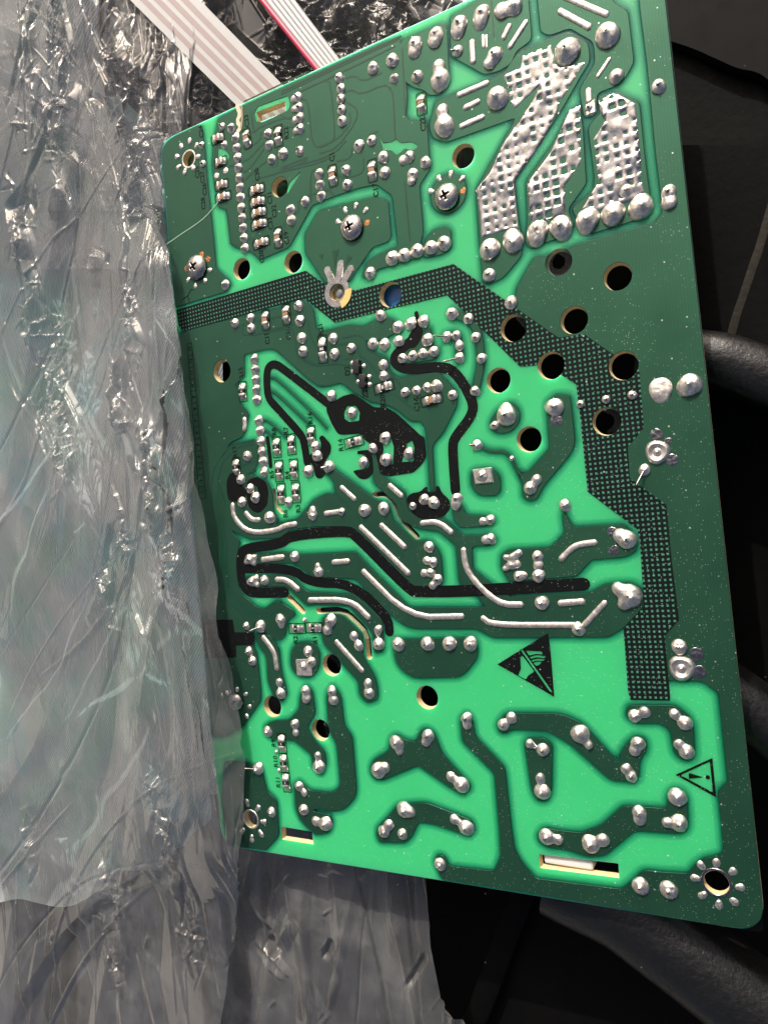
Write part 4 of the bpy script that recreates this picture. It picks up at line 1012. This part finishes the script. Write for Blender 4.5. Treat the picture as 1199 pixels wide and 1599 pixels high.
def screw(o, x, y, rpx, ang):
    q = at(*Q(o, [(x, y)])[0]); k = rpx/5*scale_at(o[0]+x/5, o[1]+y/5)/3.1
    s = link('screw', SCR, None, board, (q.x, q.y, TOPC+.25), ang); s.scale = (k, k, k*.85)
screw(T5, 345, 692, 98, .5); screw(T6, 552, 682, 102, .25); screw(T7, 292, 442, 106, .3); screw(V5, 150, 178, 66, .6)
def spoke(o, c, p, wpx, lpx, mat=None):
    """one small tinned pad pointing away from a hole"""
    a, b = (Vector(q) for q in BQ(o, [c, p])); d = (b-a).normalized(); s = scale_at(*Q(o, [p])[0]); h = lpx/10*s; wd = wpx/10*s
    lb = [(-d.x*h*.5, -d.y*h*.5, wd*.75), (d.x*h*.45, d.y*h*.45, wd)]
    jn[0] += 1
    link('spoke_pad', lobes_mesh('spoke_pad', lb, 2, jn[0], .45), mat or TIN, board, (b.x, b.y, TOPC))
for o, c, lst, wd, ln in ((T1,(275,842),[(285,705),(220,745),(190,825),(200,905),(248,940),(312,910),(348,825),(338,740)],44,40),
    (T5,(345,692),[(440,710),(405,790),(330,830),(275,785)],40,34),(T6,(552,682),[(445,635),(500,545),(580,510),(655,545)],44,50),
    (T7,(292,430),[(170,395),(230,298),(320,262),(405,300)],46,52),(V5,(150,178),[(155,85),(220,120),(250,215),(230,290),(80,110)],36,30),
    (W1,(262,195),[(235,70),(315,112),(358,215),(340,305),(270,345),(197,285)],46,56),
    (W4,(795,690),[(680,560),(795,540),(920,605),(975,725),(932,835),(815,858),(690,785),(635,655)],62,54)):
    for p in lst: spoke(o, c, p, wd, ln)
for o, x, y in ((T5,428,622),(T5,375,590),(T5,262,698),(T6,668,640),(T7,415,390)):
    joint(o, [(x, y, 26)], 2, False, BROWN, 'bare_copper_spot', .05)
# notched ring soldered beside the band
c = at(*Q(U2, [(235, 85)])[0]); R = 64/5*scale_at(527, 457)
def ring_poly(r0, spokes):
    pts = []
    for k in range(72):
        a = 6.28318*k/72; pts.append((c.x+r0*math.cos(a), c.y+r0*math.sin(a)))
    return pts
sheet('notched_ring', ring_poly(R*1.85, 0), [circle(c.xy, R*1.04, 36)], TOPC+.08, .14, STEEL, board, .12)
for p in ((360,1010),(465,960),(540,1000)):
    a, b = Vector(c.xy), Vector(BQ(T6, [p])[0]); d = (b-a).normalized()
    sheet('spoke_pad', buffer([a+d*R*1.6, b], 1.9), [], TOPC+.06, .21, STEEL, board, .12)
ang0 = [math.radians(x) for x in range(-78, 3, 8)]
sheet('resin_spot', [(c.x+R*1.2*math.cos(a), c.y+R*1.2*math.sin(a)) for a in ang0]+[(c.x+R*2.15*math.cos(a), c.y+R*2.15*math.sin(a)) for a in ang0[::-1]], [], TOPC+.16, .10, EPOXY, board, .05)
# plated rims of the three ringed holes
for o, x, y, r in ((T1,278,842,60),(W1,262,195,62),(W4,795,690,92)):
    q = at(*Q(o, [(x, y)])[0]); rr = r/5*scale_at(o[0]+x/5, o[1]+y/5)
    sheet('plated_rim', circle(q.xy, rr*1.22, 36), [circle(q.xy, rr*.99, 36)], TOPC+.02, .08, TINB if o != W4 else TIND, board, .08)
# the crack across the corner and the chipped notch at the top edge
def printlike(pts, wmm, mat, name):
    kz[0] += 1
    return sheet(name, buffer(smooth_path(B(pts), 1), wmm, 3), [], TOPC+.05+kz[0]*.0002, .03, mat, board, 0)
printlike([(262,381),(285,365),(305,352),(322,339),(338,320),(345,312)], .28, mat_simple('crack_dust', (.22, .34, .24), .7), 'crack')
printlike([(371,166),(376,178),(371,190),(377,198),(372,206)], 1.15, mat_simple('chipped_resin', (.62, .55, .40), .8, 0, 1.5, .2), 'chipped_notch')
printlike([(378,166),(379,185),(377,200)], .6, mat_simple('chipped_resin_dark', (.35, .28, .17), .8, 0, 1.5, .2), 'chipped_notch')

# parts mounted on the far side, seen through the holes
def under(name, o, x, y, r, z, mat, dome=.3, sx=1, ang=0):
    q = at(*Q(o, [(x, y)])[0]+() if False else Q(o, [(x, y)])[0], z); V, Fc = [], []; K = 32
    prof = [(1, -9), (1, -.6), (.94, -.2), (.8, 0), (.5, dome), (.2, dome*1.2)]
    for rr, zz in prof:
        for k in range(K): V.append((r*rr*sx*math.cos(6.28318*k/K), r*rr*math.sin(6.28318*k/K), zz))
    for j in range(len(prof)-1):
        for k in range(K): Fc.append((j*K+k, j*K+(k+1) % K, (j+1)*K+(k+1) % K, (j+1)*K+k))
    Fc.append(tuple(range((len(prof)-1)*K, len(prof)*K)))
    link(name, mesh(name, V, Fc), mat, board, (q.x, q.y, z), ang)
under('blue_capacitor', U2, 655, 110, 6.0, -3.2, BLUE, .5)
under('metal_post', U2, 233, 90, 1.95, -1.3, STEEL, .2)
under('metal_post', T1, 285, 850, 3.8, -2.6, TINB, .2)
bm = bmesh.new(); box_bm(bm, -5.3, 5.1, -1.15, 1.15, -8, 0, .5); q = at(*Q(W3, [(585, 530)])[0], -.75)
link('nylon_block', to_mesh('nylon_block', bm), CREAM, board, (q.x, q.y, -.75), -.02)

# ------------------------------------------------------------------ clear plastic bag
bag = thing('plastic_bag', 'crumpled clear plastic bag wrapped round the left side of the green board', 'plastic bag')
def crumple(X, Y, n, amp, wid, seed, ang=(0, math.pi), length=(20, 120), xr=(0, 1), spots=None):
    """many straight creases: tent-shaped ridges and valleys that fade along their length"""
    r = np.random.default_rng(seed); Z = np.zeros_like(X)
    x0, x1, y0, y1 = X.min(), X.max(), Y.min(), Y.max(); x0, x1 = x0+(x1-x0)*xr[0], x0+(x1-x0)*xr[1]
    for k in range(n):
        cx, cy = r.uniform(x0, x1), r.uniform(y0, y1); a = r.uniform(*ang)
        if spots:                                 # gathered round the places where the film is bunched up
            sx, sy, rad_ = spots[k % len(spots)]; q_ = at(sx, sy, -6); cx, cy = q_.x+r.normal(0, rad_*.6), q_.y+r.normal(0, rad_*1.7)
        L = r.uniform(*length)*.5; wd = wid*math.exp(r.normal(0, .6)); s = r.choice((-1, 1), p=(.35, .65))
        dx, dy = X-cx, Y-cy
        l = dx*math.cos(a)+dy*math.sin(a); d = -dx*math.sin(a)+dy*math.cos(a)+.0022*l*l*r.normal(0, 1)
        msk = (np.abs(l) < L) & (np.abs(d) < wd*2.2)
        if not msk.any(): continue
        lm, dm = l[msk], d[msk]
        asym = np.where(dm > 0, wd*r.uniform(.25, 1.0), wd*r.uniform(.6, 2.0))
        Z[msk] += s*amp*wd/wid*np.maximum(0, 1-np.abs(dm)/asym)*np.minimum(1, 2.2*(1-np.abs(lm)/L))
    return Z
def film(name, rows, x0f, x1f, ncol, zf, mat, seed, creases):
    s = np.linspace(0, 1, ncol)
    A = np.zeros((len(rows), ncol, 3)); PX = np.zeros((len(rows), ncol))
    for i, yy in enumerate(rows):
        xa, xb = x0f(yy), x1f(yy)
        for j in range(ncol):
            x = xa+(xb-xa)*s[j]; PX[i, j] = x; z = zf(x, yy); q = at(x, yy, z); A[i, j] = (q.x, q.y, z)
    X, Y, Zb = A[..., 0], A[..., 1], A[..., 2]
    Zc = np.zeros_like(X)
    for k, cr in enumerate(creases): Zc += crumple(X, Y, cr[0], cr[1], cr[2], seed+k*31, *cr[3:])
    # over the board the film may not dip into it
    over = np.array([[name == 'upper_film' and x > 250+.0895*(yy-300) and 330 < yy < 1335 for x in PX[i]] for i, yy in enumerate(rows)])
    Zc -= np.median(Zc)
    Zt = Zb+Zc
    if name != 'upper_film': Zt = np.clip(Zt, -22, -2.6 if name == 'bottom_film' else -7.2)
    Zt = np.where(over, np.maximum(Zt, 2.1+.25*Zc), Zt)
    return link(name, grid_mesh(name, X, Y, Zt), mat, bag)
ex_y = [-200, 150, 215, 330, 390, 540, 780, 970, 1085, 1200, 1320, 1480, 1620, 1900]
ex_x = [330, 300, 300, 268, 266, 292, 322, 346, 373, 381, 376, 359, 344, 320]
def edgeA(y): return float(np.interp(y, ex_y, ex_x))+1.6*math.sin(y*.05)
def sstep(a, b, x): t = max(0., min(1., (x-a)/(b-a))); return t*t*(3-2*t)
def zA(x, y):
    t = x-(250+.0895*(y-300))
    hi = sstep(325, 420, y)*(1-sstep(1330, 1420, y))
    up = sstep(-150, -12, t)
    return -11+up*((-4.5+11)*(1-hi)+(3.0+11)*hi)-.02*abs(x-120)*.1
SPOTS = [(60, 560, 7), (45, 640, 5), (70, 690, 4), (185, 610, 4), (215, 240, 6), (225, 510, 5), (150, 930, 4), (185, 850, 4), (290, 880, 5), (300, 780, 6), (255, 760, 5), (270, 1260, 5),
    (60, 190, 7), (70, 60, 8), (20, 130, 8), (160, 70, 7), (250, 110, 6), (10, 360, 5), (30, 500, 4), (210, 330, 6), (165, 1400, 3), (160, 1510, 2), (380, 1520, 4), (290, 1450, 6), (30, 1340, 3), (250, 1230, 4)]
SPOTT = [(300, 170, 6), (280, 60, 6), (230, 60, 6), (470, 40, 5), (560, 30, 5), (540, 60, 5), (600, 20, 5), (420, 60, 5), (400, 110, 4), (500, 90, 4), (640, 10, 4), (200, 10, 6), (60, 80, 9), (120, 200, 8)]
film('upper_film', np.linspace(-60, 1680, 1000), lambda y: -60, edgeA, 430, zA, FILM, 5,
     [(22, .6, 3.8, (1.15, 2.05), (25, 130)), (16, 1.5, 9.0, (.6, 1.7), (60, 220)), (900, .38, .42, (0, math.pi), (2, 14), (0, 1), SPOTS), (220, .8, 1.1, (.8, 2.2), (6, 30), (0, 1), SPOTS),
      (60, .36, .42, (1.2, 2.0), (20, 120)), (24, .5, .5, (.6, 1.3), (60, 260)), (110, .55, .65, (1.5, 1.75), (20, 120), (.84, .995)), (70, .6, .6, (1.35, 1.9), (15, 90), (.68, .97)), (90, .5, .5, (.9, 2.2), (2, 14))])
film('lower_film', np.linspace(-200, 420, 420), lambda y: -160, lambda y: 800 if y < 330 else 230, 520, lambda x, y: -14+.004*(x-300), FILMB, 71,
     [(40, 1.4, 3.0, (0, math.pi), (15, 70)), (420, .45, .5, (0, math.pi), (3, 20), (0, 1), SPOTT), (90, 1.0, 1.4, (.6, 2.6), (8, 40), (0, 1), SPOTT), (60, .5, .5, (.6, 2.4), (15, 80))])
def edgeC(y): return float(np.interp(y, [1200, 1375, 1480, 1560, 1600, 1800], [655, 666, 672, 688, 722, 840]))
film('bottom_film', np.linspace(1215, 1790, 400), lambda y: 120, edgeC, 420, lambda x, y: -12-.004*(y-1300), FILMC, 131,
     [(40, .7, 2.6, (1.15, 1.8), (40, 150)), (90, .5, .6, (1.2, 1.75), (20, 120)), (120, .7, .7, (.4, 2.6), (3, 18), (.3, 1))])
